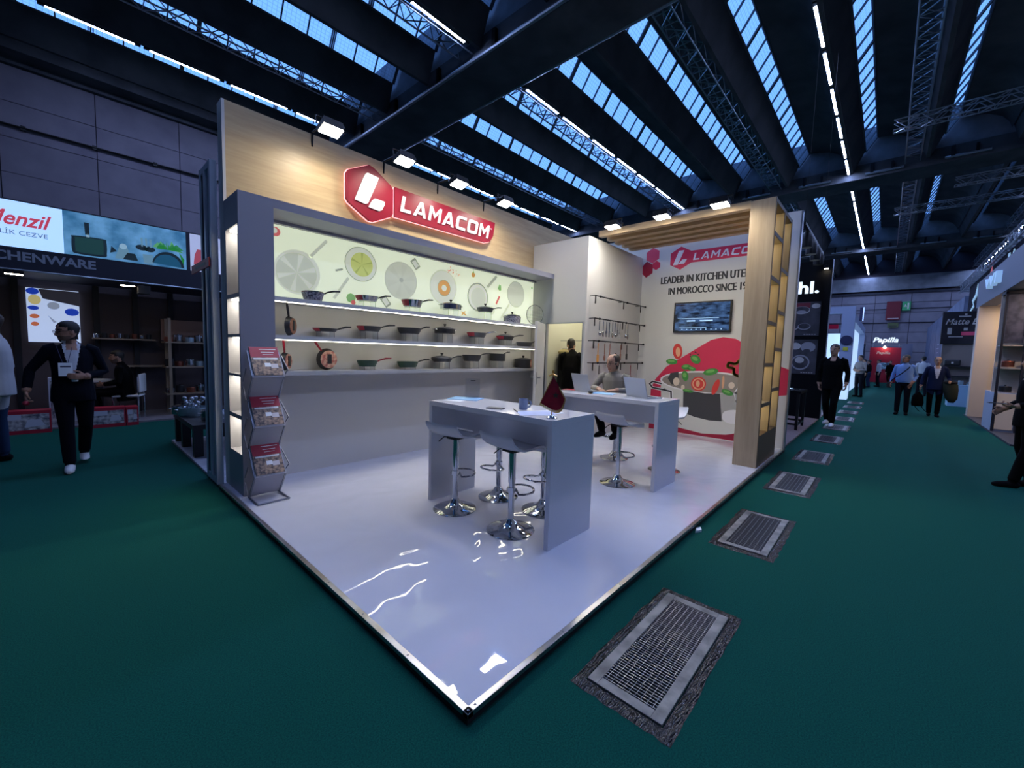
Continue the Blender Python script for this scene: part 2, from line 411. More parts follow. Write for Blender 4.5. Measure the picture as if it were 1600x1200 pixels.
# floor grates in the aisle
mat('grate_frame', '8c8b87', .55, .3, noise=(9, '5c5b5a', 5), bump=(30, .3, .003))
mat('grate_bar', '7c7d82', .4, .5); mat('grate_far', '4e5054', .5, .5); mat('grate_shade', '010102', 1., spec=0.)
mat('tape', '0e0c0d', .22, .0, noise=(9, '201b1b', 5), bump=(16, 1.0, .03), stretch=(1, 3.2, 1))
def grate(x, w, label, detail):
    y0, y1 = -.165, -.625; t = thing('floor_grate', label, 'grate', (x, y1, Z0), 0, 'floor grates in a row along the stand')
    W_, D_ = w, y0 - y1; fw = .05
    # wrinkled tape apron lying on the carpet
    rnd = random.Random(int(x * 10)); N_ = 14; ap = MB()
    out = []; inn = []
    for i in range(N_): out.append((-.0 + (W_) * i / N_, -.0 + rnd.uniform(-.006, .006)))
    for i in range(N_): out.append((W_ + rnd.uniform(-.006, .006), D_ * i / N_))
    for i in range(N_): out.append((W_ - W_ * i / N_, D_ + rnd.uniform(-.006, .006)))
    for i in range(N_): out.append((rnd.uniform(-.006, .006), D_ - D_ * i / N_))
    for px, py in out:
        inn.append((min(max(px, .055), W_ - .055), min(max(py, .05), D_ - .05)))
    n = len(out)
    V = [(a, b, .001) for a, b in out] + [(a, b, .006 + rnd.uniform(0, .006)) for a, b in [((o[0] + i[0]) / 2, (o[1] + i[1]) / 2) for o, i in zip(out, inn)]] + [(a, b, .008) for a, b in inn]
    ap.add(V, [(i, (i + 1) % n, (i + 1) % n + n, i + n) for i in range(n)] + [(i + n, (i + 1) % n + n, (i + 1) % n + 2 * n, i + 2 * n) for i in range(n)])
    tag(ap.obj('tape_border', 'tape', t, smooth=True, fix=False), 'dark wrinkled tape around the grate')
    a0, a1, b0, b1 = .06, W_ - .06, .055, D_ - .055
    for c0, c1 in (((a0, b0), (a1, b0 + fw)), ((a0, b1 - fw), (a1, b1)), ((a0, b0 + fw), (a0 + fw, b1 - fw)), ((a1 - fw, b0 + fw), (a1, b1 - fw))):
        MB().box((*c0, .002), (*c1, .014)).obj('frame_bar', 'grate_frame', t, bevel=.002)
    MB().box((a0 + fw, b0 + fw, .0006), (a1 - fw, b1 - fw, .0012)).obj('pit', 'grate_shade', t)  # flat black sheet, paints the shade below the bars
    ix0, ix1, iy0, iy1 = a0 + fw, a1 - fw, b0 + fw, b1 - fw
    if detail:
        nb = int((ix1 - ix0) / .0175)
        bm_ = MB().box((-.0018, iy0, .004), (.0018, iy1, .013)).mesh('grate_bar')
        for i in range(nb): link('grate_bar', bm_, 'grate_bar', t, (ix0 + (i + .5) * (ix1 - ix0) / nb, 0, 0))
        rm = MB().box((ix0, -.001, .004), (ix1, .001, .0125)).mesh('cross_rod')
        for i in range(9): link('cross_rod', rm, 'grate_bar', t, (0, iy0 + (i + .5) * (iy1 - iy0) / 9, 0))
    else:
        b = MB(); nb = int((ix1 - ix0) / .02)
        for i in range(nb): b.box((ix0 + i * .02, iy0, .004), (ix0 + i * .02 + .007, iy1, .013))
        for i in range(7): b.box((ix0, iy0 + (i + .5) * (iy1 - iy0) / 7 - .003, .004), (ix0 + .02 * nb, iy0 + (i + .5) * (iy1 - iy0) / 7 + .003, .0125))
        tag(b.obj('grate_bars', 'grate_far', t), kind='stuff')
GX = [.48, 2.45, 4.41, 6.38, 8.4, 10.37, 12.34, 14.3, 16.3, 18.25]
ORG = ['nearest', 'second', 'third', 'fourth', 'fifth', 'sixth', 'seventh', 'eighth', 'ninth', 'tenth']
for i, x in enumerate(GX): grate(x, 1.07 if i < 3 else .98, '%s metal floor grate from the camera, framed in dark tape beside the stand' % ORG[i], i < 1)
tag(MB().prism([(2.56, -.03, Z0), (2.63, -.06, Z0), (2.68, -.035, Z0), (2.64, -.01, Z0)], (0, 0, .02)).obj('paper_scrap', 'paper'), 'small crumpled white paper scrap on the carpet beside the platform', 'litter')
# ------------------------------------------------------------------ the white stand
mat('floor_film', 'd0d1de', .02, spec=.6, coat=.5)
def film():
    m = MATS['floor_film']; nt = m.node_tree; N = nt.nodes.new; L = nt.links.new; b = nt.nodes['Principled BSDF']; b.inputs['Coat Roughness'].default_value = .015
    tc = N('ShaderNodeTexCoord'); n = N('ShaderNodeTexNoise'); n.inputs['Scale'].default_value = 2.2; n.inputs['Detail'].default_value = 1.5; n.inputs['Distortion'].default_value = .8
    v = N('ShaderNodeTexNoise'); v.inputs['Scale'].default_value = 4.5; v.inputs['Detail'].default_value = 0
    ad = N('ShaderNodeMath'); ad.operation = 'MULTIPLY_ADD'; ad.inputs[1].default_value = .25
    bp = N('ShaderNodeBump'); bp.inputs['Strength'].default_value = .42; bp.inputs['Distance'].default_value = .02
    L(tc.outputs['Object'], n.inputs['Vector']); L(tc.outputs['Object'], v.inputs['Vector']); L(v.outputs['Fac'], ad.inputs[0]); L(n.outputs['Fac'], ad.inputs[2])
    L(ad.outputs[0], bp.inputs['Height']); L(bp.outputs[0], b.inputs['Normal']); L(bp.outputs[0], b.inputs['Coat Normal'])
film()
mat('alu_edge', 'b9bac0', .28, .95, noise=(7, 'a39f99', 3)); mat('edge_dark', '1d1c20', .7)
pl = thing('stand_platform', 'raised white glossy platform floor with metal edge strips', 'platform', (0, 0, Z0))
MB().box((.0, .0, .004), (6.95, 3.85, .048)).obj('plinth', 'edge_dark', pl)
MB().box((.012, .012, .03), (6.94, 3.85, .05)).obj('floor_film', 'floor_film', pl)
MB().box((-.004, -.004, .03), (.028, 3.85, .0535)).obj('edge_strip', 'alu_edge', pl, bevel=.002)
MB().box((-.004, -.004, .03), (6.95, .028, .0535)).obj('edge_strip', 'alu_edge', pl, bevel=.002)
scr = MB().lathe([(.0005, .0), (.006, .0), (.005, .002), (.0005, .003)], 8).mesh('screw')
for i in range(9):
    link('screw', scr, 'grate_bar', pl, (.012, .012 + .43 * i, .0535)); link('screw', scr, 'grate_bar', pl, (.05 + .62 * i, .012, .0535))
# back wall with wood facing
bw = struct(MB().box((.09, 3.80, 0), (6.95, 3.92, 3.79)).obj('wall_back_of_stand', 'white_paint'))
bw.name = 'wall_north'
MB().box((.10, 3.77, 2.6), (6.95, 3.80, 3.80)).obj('wood_facing', 'oak_wall', bw)
MB().box((.075, 3.765, 0), (.10, 3.925, 3.80)).obj('edge_trim', 'white_paint', bw)
MB().box((.37, 3.762, 0), (4.835, 3.80, 1.15)).obj('lower_panel', 'white_paint', bw)
MB().box((.37, 3.768, 1.15), (4.835, 3.80, 1.96)).obj('middle_panel', 'white_matt', bw)
# display cabinet: tower, fascia, shelves
mat('cab_grey', '9b9aa6', .45); mat('cab_side', '9aa3bd', .4); mat('niche_white', 'e4e0d2', .5)
dc = thing('display_cabinet', 'long white wall display cabinet with lit tower and two shelves', 'cabinet', (0.074, 3.29, 0))
tw = MB(); nz = [(.40, .735), (.775, 1.14), (1.165, 1.515), (1.545, 1.885), (1.925, 2.545)]
prev = 0
tw.box((0, 0, 0), (.293, .03, 2.837)); tw.box((0, .42, 0), (.293, .475, 2.837)); tw.box((.2, .03, 0), (.293, .42, 2.837))
for a, b in nz: tw.box((0, .03, prev), (.2, .42, a)); prev = b
tw.box((0, .03, prev), (.2, .42, 2.837))
tw.obj('tower', 'cab_grey', dc)
for a, b in nz:
    MB().box((.19, .03, a), (.199, .42, b)).obj('niche_back', 'niche_white', dc)
    MB().box((.03, .06, b - .012), (.17, .39, b - .004)).obj('niche_lamp', 'led', dc)
MB().box((.293, 0, 2.755), (4.761, .475, 2.837)).obj('fascia', 'cab_grey', dc)
MB().box((.293, .40, 2.725), (4.761, .475, 2.755)).obj('soffit_lip', 'cab_grey', dc)
mat('back_light', 'dfe6cf', .5, emis=(.82, .90, .66), estr=.68)
MB().box((.293, .462, 1.95), (4.76, .475, 2.725)).obj('backlit_panel', 'back_light', dc)
for z in (1.945, 1.555):
    sb = MB().box((.293, .18, z - .045), (4.76, .475, z)).obj('shelf_board', 'white_matt', dc)
    MB().box((.295, .187, z - .052), (4.755, .2, z - .044)).obj('led_strip', 'led', sb)
MB().box((.293, .20, 1.135), (4.76, .475, 1.18)).obj('ledge', 'white_paint', dc)
# prints on the lit panel (flat film, backlit with it)
def pmat(n, c, e=.55): return mat('print_' + n, c, .5, emis=c, estr=e)
for n, c in (('steel', 'c6ccba'), ('steel2', 'adb4a4'), ('light', 'dbe1ce'), ('lime', 'c6d07c'), ('lime2', 'aebb66'), ('grey', '9ba194'), ('orange', 'd8a05a'), ('green', '88b878'), ('red', 'd87070'), ('mid', 'c9cfbd')): pmat(n, c)
PX = lambda x: x - .074
def flat(poly, m, dy=.001, name='print'):
    return MB().prism([(PX(x), .462 - dy, z) for x, z in poly], (0, .0008, 0)).obj(name, 'print_' + m, dc)
def circ(cx, cz, r, n=28, a0=0, a1=2 * PI): return [(cx + r * math.cos(a0 + (a1 - a0) * i / n), cz + r * math.sin(a0 + (a1 - a0) * i / n)) for i in range(n)]
def ray_star(cx, cz, r, n, w, m, dy):
    for i in range(n):
        a = 2 * PI * i / n + .3; flat([(cx, cz), (cx + r * math.cos(a - w), cz + r * math.sin(a - w)), (cx + r * math.cos(a + w), cz + r * math.sin(a + w))], m, dy)
def stick(x0, z0, x1, z1, w, m, dy=.001):
    d = Vector((x1 - x0, z1 - z0)).normalized(); p = Vector((-d.y, d.x)) * w / 2
    flat([(x0 + p.x, z0 + p.y), (x1 + p.x, z1 + p.y), (x1 - p.x, z1 - p.y), (x0 - p.x, z0 - p.y)], m, dy)
flat(circ(.75, 2.26, .245), 'light', .001); flat(circ(.74, 2.255, .215), 'steel', .002); ray_star(.74, 2.255, .205, 6, .14, 'light', .003); stick(.88, 2.45, 1.07, 2.67, .035, 'mid')
flat(circ(1.49, 2.475, .21), 'grey', .001); flat(circ(1.49, 2.475, .2), 'light', .002); flat(circ(1.50, 2.475, .145), 'lime', .003); ray_star(1.5, 2.475, .14, 5, .1, 'lime2', .004); stick(1.33, 2.29, 1.15, 2.02, .035, 'mid')
flat(circ(2.06, 2.36, .25), 'steel', .001); flat(circ(2.06, 2.36, .23), 'mid', .002); ray_star(2.06, 2.36, .22, 6, .2, 'steel', .003); flat(circ(2.06, 2.37, .03), 'steel2', .004)
for sx, sz in ((2.28, 2.62), (1.83, 2.06)):
    for k, (r, m) in enumerate(((.085, 'grey'), (.055, 'light'))): flat([(sx - r, sz + .3 * r), (sx - .1 * r, sz + r), (sx + r, sz - .3 * r), (sx + .1 * r, sz - r)], m, .001 + k * .001)
flat(circ(2.77, 2.37, .25), 'steel', .001); flat(circ(2.77, 2.37, .235), 'light', .002); flat(circ(2.78, 2.36, .12), 'grey', .003); flat(circ(2.78, 2.36, .11), 'orange', .0035); flat(circ(2.78, 2.36, .045), 'light', .004)
flat(circ(3.46, 2.31, .225), 'grey', .001); flat(circ(3.46, 2.31, .2), 'light', .002); flat(circ(3.47, 2.30, .16), 'mid', .003); stick(3.66, 2.49, 3.87, 2.70, .05, 'steel2')
flat(circ(4.36, 2.46, .225), 'steel2', .001); flat(circ(4.36, 2.46, .215), 'steel', .002); stick(4.2, 2.28, 4.0, 2.02, .04, 'mid')
random.seed(4)
for i in range(22): a, b = random.gauss(2.93, .08), random.gauss(2.63, .04); b = min(b, 2.71); flat(circ(a, b, .009, 6), 'red', .001)
flat(circ(3.35, 2.64, .04, 10), 'orange'); flat([(3.33, 2.67), (3.35, 2.72), (3.37, 2.67)], 'green', .002)
flat([(3.9, 2.5), (3.94, 2.58), (3.98, 2.56), (3.99, 2.49), (3.95, 2.47)], 'green'); stick(3.87, 2.24, 3.95, 2.38, .04, 'red'); flat(circ(3.78, 2.13, .07, 14), 'steel'); stick(3.8, 2.18, 3.86, 2.26, .03, 'light')
flat(circ(.53, 2.65, .05, 10), 'red'); flat(circ(.52, 2.66, .03, 8), 'light', .002); stick(1.17, 2.35, 1.26, 2.38, .025, 'grey'); flat(circ(1.36, 2.05, .06, 8), 'green'); flat(circ(1.39, 2.0, .03, 8), 'red', .002); flat(circ(4.79, 2.63, .02, 8), 'green')
stick(3.12, 2.05, 3.22, 2.0, .02, 'orange'); stick(3.13, 2.0, 3.2, 2.06, .02, 'orange', .002)
# lit logo sign on the wood
mat('sign_halo', 'ff9aa0', .5, emis=(1., .42, .42), estr=1.7); mat('sign_white', 'e9e6e4', .4); mat('logo_red', '7c0420', .4, spec=.3)
lg = thing('logo_sign', 'red hexagon and bar logo sign with white raised lettering on the wood wall', 'sign', (1.26, 3.77, 3.0))
hexp = [(.315, .665), (.63 - .03, .525), (.632, .14), (.33, .005), (.03, .19), (0, .29), (.03, .53)]
hexp = [(.30, .668), (.36, .655), (.60, .51), (.628, .47), (.628, .17), (.60, .13), (.36, .01), (.30, .01), (.04, .16), (.01, .20), (.01, .48), (.04, .53)]
barp = [(.655, .515), (2.475, .515), (2.44, .30), (2.37, .20), (2.27, .165), (.655, .15)]
def grow(p, k):
    cx = sum(a for a, b in p) / len(p); cz = sum(b for a, b in p) / len(p)
    return [(a + (k if a > cx else -k), b + (k if b > cz else -k)) for a, b in p]
for p, nm in ((hexp, 'hexagon'), (barp, 'bar')):
    MB().prism([(a, -.05, b) for a, b in p], (0, -.035, 0)).obj(nm + '_plate', 'logo_red', lg)
    MB().prism([(a, 0, b) for a, b in grow(p, -.02)], (0, -.035, 0)).obj(nm + '_spacer', 'black_plastic', lg)
    MB().prism([(a, -.036, b) for a, b in grow(p, .007)], (0, -.012, 0)).obj(nm + '_halo', 'sign_halo', lg)
MB().prism([(a, -.0855, b) for a, b in [(.25, .55), (.275, .565), (.42, .55), (.405, .50), (.28, .21), (.25, .19), (.11, .205), (.13, .26), (.225, .50)]], (0, -.012, 0)).obj('emblem', 'sign_white', lg)
MB().prism([(a, -.0855, b) for a, b in [(.335, .255), (.37, .29), (.505, .285), (.505, .255), (.465, .175), (.43, .155), (.285, .165)]], (0, -.012, 0)).obj('emblem', 'sign_white', lg)
def caps(word, m, parent, org, ux, uz, w, h, depth, shear, name='letter', gap=.22):
    # broad squared capitals drawn as plain outlines
    t = .2
    G = {'L': [[(0, 0), (.85, 0), (.85, t), (.24, t), (.24, 1), (0, 1)]],
         'A': [[(0, 0), (.24, 0), (.56, .78), (.88, 0), (1.12, 0), (.70, 1), (.42, 1)], [(.38, .16), (.74, .16), (.68, .34), (.45, .34)]],
         'M': [[(0, 0), (.22, 0), (.22, .68), (.56, .22), (.9, .68), (.9, 0), (1.12, 0), (1.12, 1), (.92, 1), (.56, .52), (.2, 1), (0, 1)]],
         'C': [[(1, 0), (1, t), (.3, t), (.24, .27), (.24, .73), (.3, 1 - t), (1, 1 - t), (1, 1), (.2, 1), (.06, .94), (0, .8), (0, .2), (.06, .06), (.2, 0)]],
         'O': [[(.55, 0), (.55, t), (.3, t), (.24, .27), (.24, .73), (.3, 1 - t), (.55, 1 - t), (.55, 1), (.2, 1), (.06, .94), (0, .8), (0, .2), (.06, .06), (.2, 0)],
               [(.55, 0), (.9, 0), (1.04, .06), (1.1, .2), (1.1, .8), (1.04, .94), (.9, 1), (.55, 1), (.55, 1 - t), (.8, 1 - t), (.86, .73), (.86, .27), (.8, t), (.55, t)]]}
    WD = {'L': .85, 'A': 1.12, 'M': 1.12, 'C': 1.0, 'O': 1.1}
    tot = sum(WD[c] for c in word) + gap * (len(word) - 1); sx = w / (tot + shear); x = 0; O = Vector(org); X = Vector(ux); U = Vector(uz); D = X.cross(U) * depth
    for c in word:
        mbx = MB()
        for pl in G[c]: mbx.prism([(O + X * (x + a + shear * b) * sx + U * b * h)[:] for a, b in pl], D[:])
        mbx.obj(name, m, parent); x += WD[c] + gap
caps('LAMACOM', 'sign_white', lg, (.73, -.0855, .235), (1, 0, 0), (0, 0, 1), 1.62, .20, .012, .2)
text('letter', 'TM', 'sign_white', lg, (2.37, -.0855, .39), (1, 0, 0), (0, 0, 1), .035, .02, .003)
# flood lamps
def flood(label, loc, rz, tilt, arm):
    t = thing('flood_lamp', label, 'lamp', loc, rz, 'flood lamps on the white stand')
    R = Matrix.Rotation(tilt, 4, 'Y')
    def pt(x, y, z): return R @ Vector((x, y, z))
    h = MB(); h.box((-.085, -.11, -.02), (.085, .11, .03)); 
    for i in range(7): h.box((-.08 + i * .025, -.10, .03), (-.074 + i * .025, .10, .06))
    h.v = [tuple(pt(*v)) for v in h.v]; h.obj('head', 'black_metal', t)
    l = MB().box((-.072, -.098, -.026), (.072, .098, -.019)); l.v = [tuple(pt(*v)) for v in l.v]; l.obj('lens', 'flood_lens', t)
    b = MB(); b.bar(pt(0, .145, 0), pt(0, .145, .09), .012); b.bar(pt(0, -.145, 0), pt(0, -.145, .09), .012); b.bar(pt(0, -.145, .09), pt(0, .145, .09), .012); b.obj('bracket', 'black_metal', t)
    a = MB(); e = pt(0, 0, .09); a.tube([e, Vector((arm, 0, e.z + .03)), Vector((arm + .015, 0, e.z - .12))], .012, 6); a.obj('arm', 'black_metal', t)
OF = ['leftmost flood lamp', 'second flood lamp from the left', 'third flood lamp from the left', 'last flood lamp before the white storage room']
for i, x in enumerate((.923, 1.803, 2.65, 3.553)): flood(OF[i] + ' above the red logo wall', (x, 3.3, 3.70), PI / 2, .22, .46)
for lab, y in (('flood lamp on the wood canopy next to the storage room', 2.21), ('middle flood lamp on the wood canopy', 1.42), ('flood lamp on the wood canopy next to the shelf column', .64)): flood(lab, (4.88, y, 3.48), 0, .1, .32)
# storage room box
wbx = struct(MB().box((4.835, 2.606, 1.975), (4.90, 3.77, 3.39)).box((4.835, 2.606, 0), (4.90, 2.66, 1.975)).box((4.835, 3.42, 0), (4.90, 3.77, 1.975)).box((4.90, 2.606, 0), (6.85, 2.67, 3.39)).obj('wall_storage', 'white_paint'))
mat('store_wall', 'e4e2cc', .7)
MB().box((6.78, 2.67, 0), (6.85, 3.755, 3.39)).obj('inner_wall', 'store_wall', wbx)
MB().box((4.9, 3.755, 0), (6.78, 3.768, 3.39)).obj('inner_lining', 'store_wall', wbx)
tr = struct(MB().box((4.828, 2.645, 0), (4.84, 2.662, 1.99)).box((4.828, 3.415, 0), (4.84, 3.43, 1.99)).box((4.828, 2.645, 1.973), (4.84, 3.43, 1.99)).obj('trim_1', 'alu'))
# open door leaf
dl = MB().box((0, 0, 0), (.04, .72, 1.96)).obj('door_1', 'white_paint', None, (4.80, 3.42, .005), (0, 0, math.radians(118))); struct(dl)
MB().box((-.006, .62, .93), (.046, .66, 1.13)).obj('handle_plate', 'alu', dl); MB().tube([(-.006, .64, 1.04), (-.05, .64, 1.04), (-.05, .55, 1.04)], .009, 8).obj('door_handle', 'alu', dl, smooth=True)
MB().tube([(.046, .64, 1.04), (.09, .64, 1.04), (.09, .55, 1.04)], .009, 8).obj('door_handle', 'alu', dl, smooth=True)
# small lamp inside the storage room
sl = thing('ceiling_lamp', 'round ceiling lamp inside the storage room', 'lamp', (5.8, 3.2, 3.2)); MB().lathe([(.002, .03), (.14, .03), (.14, 0), (.002, -.002)], 20).obj('diffuser', mat('store_lamp', 'ffffff', .4, emis=(1, .95, .78), estr=130), sl)
MB().box((4.9, 2.67, 3.3), (6.78, 3.76, 3.38)).obj('storage_ceiling', 'store_wall', wbx)
# side wall with print
sw = struct(MB().box((6.85, .02, 0), (6.95, 3.8, 3.80)).obj('wall_east', 'white_matt'))
MB().box((6.84, .0, 0), (6.96, .022, 3.80)).obj('end_trim', 'alu', sw)
def S(y, z): return (-1.131 + (y + 1.131) * .9907, 1.45 + (z - 1.45) * .9907)
XW = 6.85
def wp(poly, m, k=1, name='wall_print'):
    P = []
    for y, z in poly:
        a, b = S(y, z); P.append((XW - .0012 * k, min(max(a, .021), 2.604), max(b, .004)))
    return MB().prism(P, (.001, 0, 0)).obj(name, m, sw)
for n, c in (('pink', 'cf2a52'), ('pinkdark', '9c1238'), ('pinklight', 'd84a6a'), ('potlight', 'd9d8d4'), ('potmid', 'a8a7a6'), ('potdark', '3b3b40'), ('potin', '8f857f'), ('tomato', 'd23a35'), ('tomato2', 'e8b08a'), ('basil', '3f8a3c'), ('basil2', '74b35a'), ('pepper', 'd3c05a'), ('garlic', 'e0cfc0'), ('printwhite', 'eceaee')): mat(n, c, .5)
def smooth_poly(pts, n=6):
    out = []; m = len(pts)
    for i in range(m):
        p0, p1, p2, p3 = (Vector(pts[(i + k) % m]) for k in (-1, 0, 1, 2))
        for j in range(n):
            t = j / n; out.append(tuple(.5 * ((2 * p1) + (p2 - p0) * t + (2 * p0 - 5 * p1 + 4 * p2 - p3) * t * t + (3 * p1 - p0 - 3 * p2 + p3) * t ** 3)))
    return out
def hexa(cy, cz, ry, rz): return [(cy, cz + rz), (cy - ry, cz + rz * .5), (cy - ry, cz - rz * .5), (cy, cz - rz), (cy + ry, cz - rz * .5), (cy + ry, cz + rz * .5)]
wp([(2.33, .0), (2.33, .8), (2.25, 1.0), (2.05, 1.25), (1.75, 1.45), (1.45, 1.65), (1.25, 1.78), (1.05, 1.83), (.85, 1.80), (.6, 1.66), (.35, 1.42), (.0, 1.3), (.0, .88), (.45, .8), (.6, .1), (.7, .0)], 'pink', 1)
wp([(2.33, .0), (2.33, .12), (1.4, .12), (.62, .12), (.62, 0)], 'pinkdark', 1.6)
# pot
pot = [(2.14, 1.02), (2.10, .5), (2.0, .22), (1.75, .10), (1.3, .05), (.9, .09), (.55, .2), (.42, .4), (.36, 1.0)]
wp(pot, 'potlight', 3)
wp([(1.25 + .9 * math.cos(2 * PI * i / 36), 1.0 + .21 * math.sin(2 * PI * i / 36)) for i in range(36)], 'printwhite', 4)
wp([(1.25 + .86 * math.cos(2 * PI * i / 36), 1.0 + .18 * math.sin(2 * PI * i / 36)) for i in range(36)], 'potin', 5)
wp([(1.69, .84), (1.67, .40), (1.45, .34), (1.2, .31), (.98, .32), (1.04, .82), (1.3, .80)], 'potdark', 4.5)
wp([(1.04, .82), (.98, .32), (.78, .4), (.70, .75), (.86, .84)], 'potmid', 4.5)
wp([(2.0, 1.03), (1.95, 1.14), (1.8, 1.17), (1.78, .92), (1.92, .92)], 'potdark', 5.6)
def loop(pts, w, m, k, closed=False):
    b = MB(); P = [S(*p) for p in pts]
    for i in range(len(P) - 1):
        a, c = Vector(P[i]), Vector(P[i + 1]); d = (c - a).normalized(); n = Vector((-d.y, d.x)) * w / 2
        b.prism([(XW - .0012 * k, *(q)) for q in (a + n - d * w * .3, c + n + d * w * .3, c - n + d * w * .3, a - n - d * w * .3)], (.001, 0, 0))
    return b.obj('wall_print', m, sw)
loop([(2.12, .92), (2.3, .95), (2.36, .9), (2.3, .83), (2.05, .80), (1.92, .78), (1.9, .55)], .055, 'printwhite', 5.9); loop([(2.12, .92), (2.3, .95), (2.36, .9), (2.3, .83), (2.05, .80), (1.92, .78), (1.9, .55)], .03, 'potdark', 6.2)
hp = [(.55, 1.05), (.68, 1.02), (.78, .85), (.75, .72), (.66, .55), (.55, .42)]
loop(hp, .07, 'printwhite', 6.5); loop(hp, .04, 'potmid', 7.0)
wp(smooth_poly([(.95, .5), (.97, .36), (.85, .30), (.7, .33), (.66, .45), (.75, .55)], 4), 'printwhite', 5.2)
def blob(cy, cz, ry, rz, m, k, rot=0., n=18):
    c, s_ = math.cos(rot), math.sin(rot); return wp([(cy + c * ry * math.cos(2 * PI * i / n) - s_ * rz * math.sin(2 * PI * i / n), cz + s_ * ry * math.cos(2 * PI * i / n) + c * rz * math.sin(2 * PI * i / n)) for i in range(n)], m, k)
blob(1.84, 1.56, .09, .15, 'tomato', 8, -.1); blob(1.83, 1.55, .045, .09, 'tomato2', 8.6, -.1)
blob(1.42, .965, .135, .135, 'tomato', 8); blob(1.42, .965, .11, .11, 'tomato2', 8.5); blob(1.42, .965, .09, .085, 'tomato', 8.8); blob(1.43, .97, .035, .06, 'tomato2', 9.2)
blob(1.12, .93, .05, .15, 'tomato', 8, .3); blob(1.83, .98, .06, .08, 'garlic', 8); blob(1.7, .88, .035, .05, 'garlic', 8); blob(.86, .98, .05, .06, 'garlic', 8); blob(1.0, 1.03, .02, .12, 'tomato2', 7.5)
for cy, cz, ry, rz, r in ((1.94, 1.36, .11, .055, .05), (1.50, 1.42, .10, .075, .6), (1.66, 1.27, .09, .05, -.1), (1.56, 1.24, .08, .04, .2), (1.67, 1.1, .06, .1, -.2), (1.22, 1.2, .13, .06, -.25), (1.6, .82, .1, .03, .1), (.92, .85, .1, .05, .3)):
    blob(cy, cz, ry, rz, 'basil', 9, r); blob(cy + .01, cz + .012, ry * .6, rz * .45, 'basil2', 9.5, r)
pp = smooth_poly([(.92, 1.38), (.82, 1.36), (.75, 1.44), (.62, 1.47), (.62, 1.38), (.70, 1.32), (.68, 1.18), (.76, 1.15), (.84, 1.2), (.84, 1.28), (.94, 1.3)], 4)
loop(pp + pp[:1], .045, 'pepper', 8)
for i in range(5): blob(1.62 - .04 * i + random.uniform(-.03, .03), 1.55 + random.uniform(-.08, .05), .012, .012, 'dark_print', 8, n=6)
# hexagons and logo top left, text
wp(hexa(2.44, 3.44, .13, .15), 'pinklight', 2); wp(hexa(2.56, 3.18, .13, .16), 'pinkdark', 2); wp(hexa(2.36, 3.24, .075, .09), 'pink', 2)
wp(hexa(1.89, 3.32, .195, .215), 'pink', 2)
wp([(1.695, 3.43), (.3, 3.43), (.3, 3.36), (.4, 3.22), (.5, 3.215), (1.695, 3.215)], 'pink', 2)
wp([(1.93, 3.46), (1.83, 3.46), (1.94, 3.2), (2.03, 3.2)], 'printwhite', 4); wp([(1.86, 3.29), (1.77, 3.29), (1.82, 3.21), (1.93, 3.21)], 'printwhite', 4)
y_, z_ = S(1.66, 3.255); caps('LAMACOM', 'printwhite', sw, (XW - .004, y_, z_), (0, -1, 0), (0, 0, 1), 1.12, .125, .001, .2, 'wall_lettering')
y_, z_ = S(2.25, 2.86); [text('wall_lettering', 'LEADER IN KITCHEN UTENSILS', 'dark_print', sw, (XW - .0015 - .0006 * q, y_ - .005 * q, z_), (0, -1, 0), (0, 0, 1), 1.45, .135, .0005, 0, 0, prefix='LEADER IN KITCHEN UTE') for q in range(4)]
y_, z_ = S(2.09, 2.645); [text('wall_lettering', 'IN MOROCCO SINCE 19', 'dark_print', sw, (XW - .0015 - .0006 * q, y_ - .005 * q, z_), (0, -1, 0), (0, 0, 1), 1.25, .13, .0005, 0, 0, prefix='IN MOROCCO SINCE 1') for q in range(4)]
# television
tv = thing('television', 'flat black television on the printed wall showing a blue menu', 'television', (6.80, 1.41, 1.91))
MB().box((0, -.50, 0), (.045, .50, .56)).obj('body', 'black_plastic', tv, bevel=.004)
def tvmat():
    m = bpy.data.materials.new('tv_screen'); m.use_nodes = True; nt = m.node_tree; N = nt.nodes.new; L = nt.links.new; b = nt.nodes['Principled BSDF']
    b.inputs['Base Color'].default_value = (.005, .006, .01, 1); b.inputs['Roughness'].default_value = .1
    tc = N('ShaderNodeTexCoord'); n = N('ShaderNodeTexNoise'); n.inputs['Scale'].default_value = 5; n.inputs['Detail'].default_value = 4
    mp = N('ShaderNodeMapping'); mp.inputs['Scale'].default_value = (1, 1, 3); L(tc.outputs['Object'], mp.inputs[0]); L(mp.outputs[0], n.inputs['Vector'])
    cr = N('ShaderNodeValToRGB'); cr.color_ramp.elements[0].position = .38; cr.color_ramp.elements[0].color = (.002, .006, .02, 1); cr.color_ramp.elements[1].position = .72; cr.color_ramp.elements[1].color = (.10, .22, .5, 1)
    L(n.outputs['Fac'], cr.inputs[0]); L(cr.outputs[0], b.inputs['Emission Color']); b.inputs['Emission Strength'].default_value = .8
    MATS['tv_screen'] = m
tvmat()
MB().box((-.002, -.47, .03), (.0, .47, .535)).obj('screen', 'tv_screen', tv)
mat('screen_text', '9fc4ea', .5, emis=(.4, .65, .95), estr=.6)
for y0, y1, z0, z1 in ((.42, -.30, .255, .262), (.25, .10, .20, .225), (.02, -.2, .20, .225), (.38, -.1, .085, .092)): MB().box((-.0035, y1, z0), (-.002, y0, z1)).obj('menu_line', 'screen_text', tv)
for i in range(9): MB().box((-.0035, .34 - i * .085 - .018, .05), (-.002, .34 - i * .085, .066)).obj('menu_icon', 'screen_text', tv)
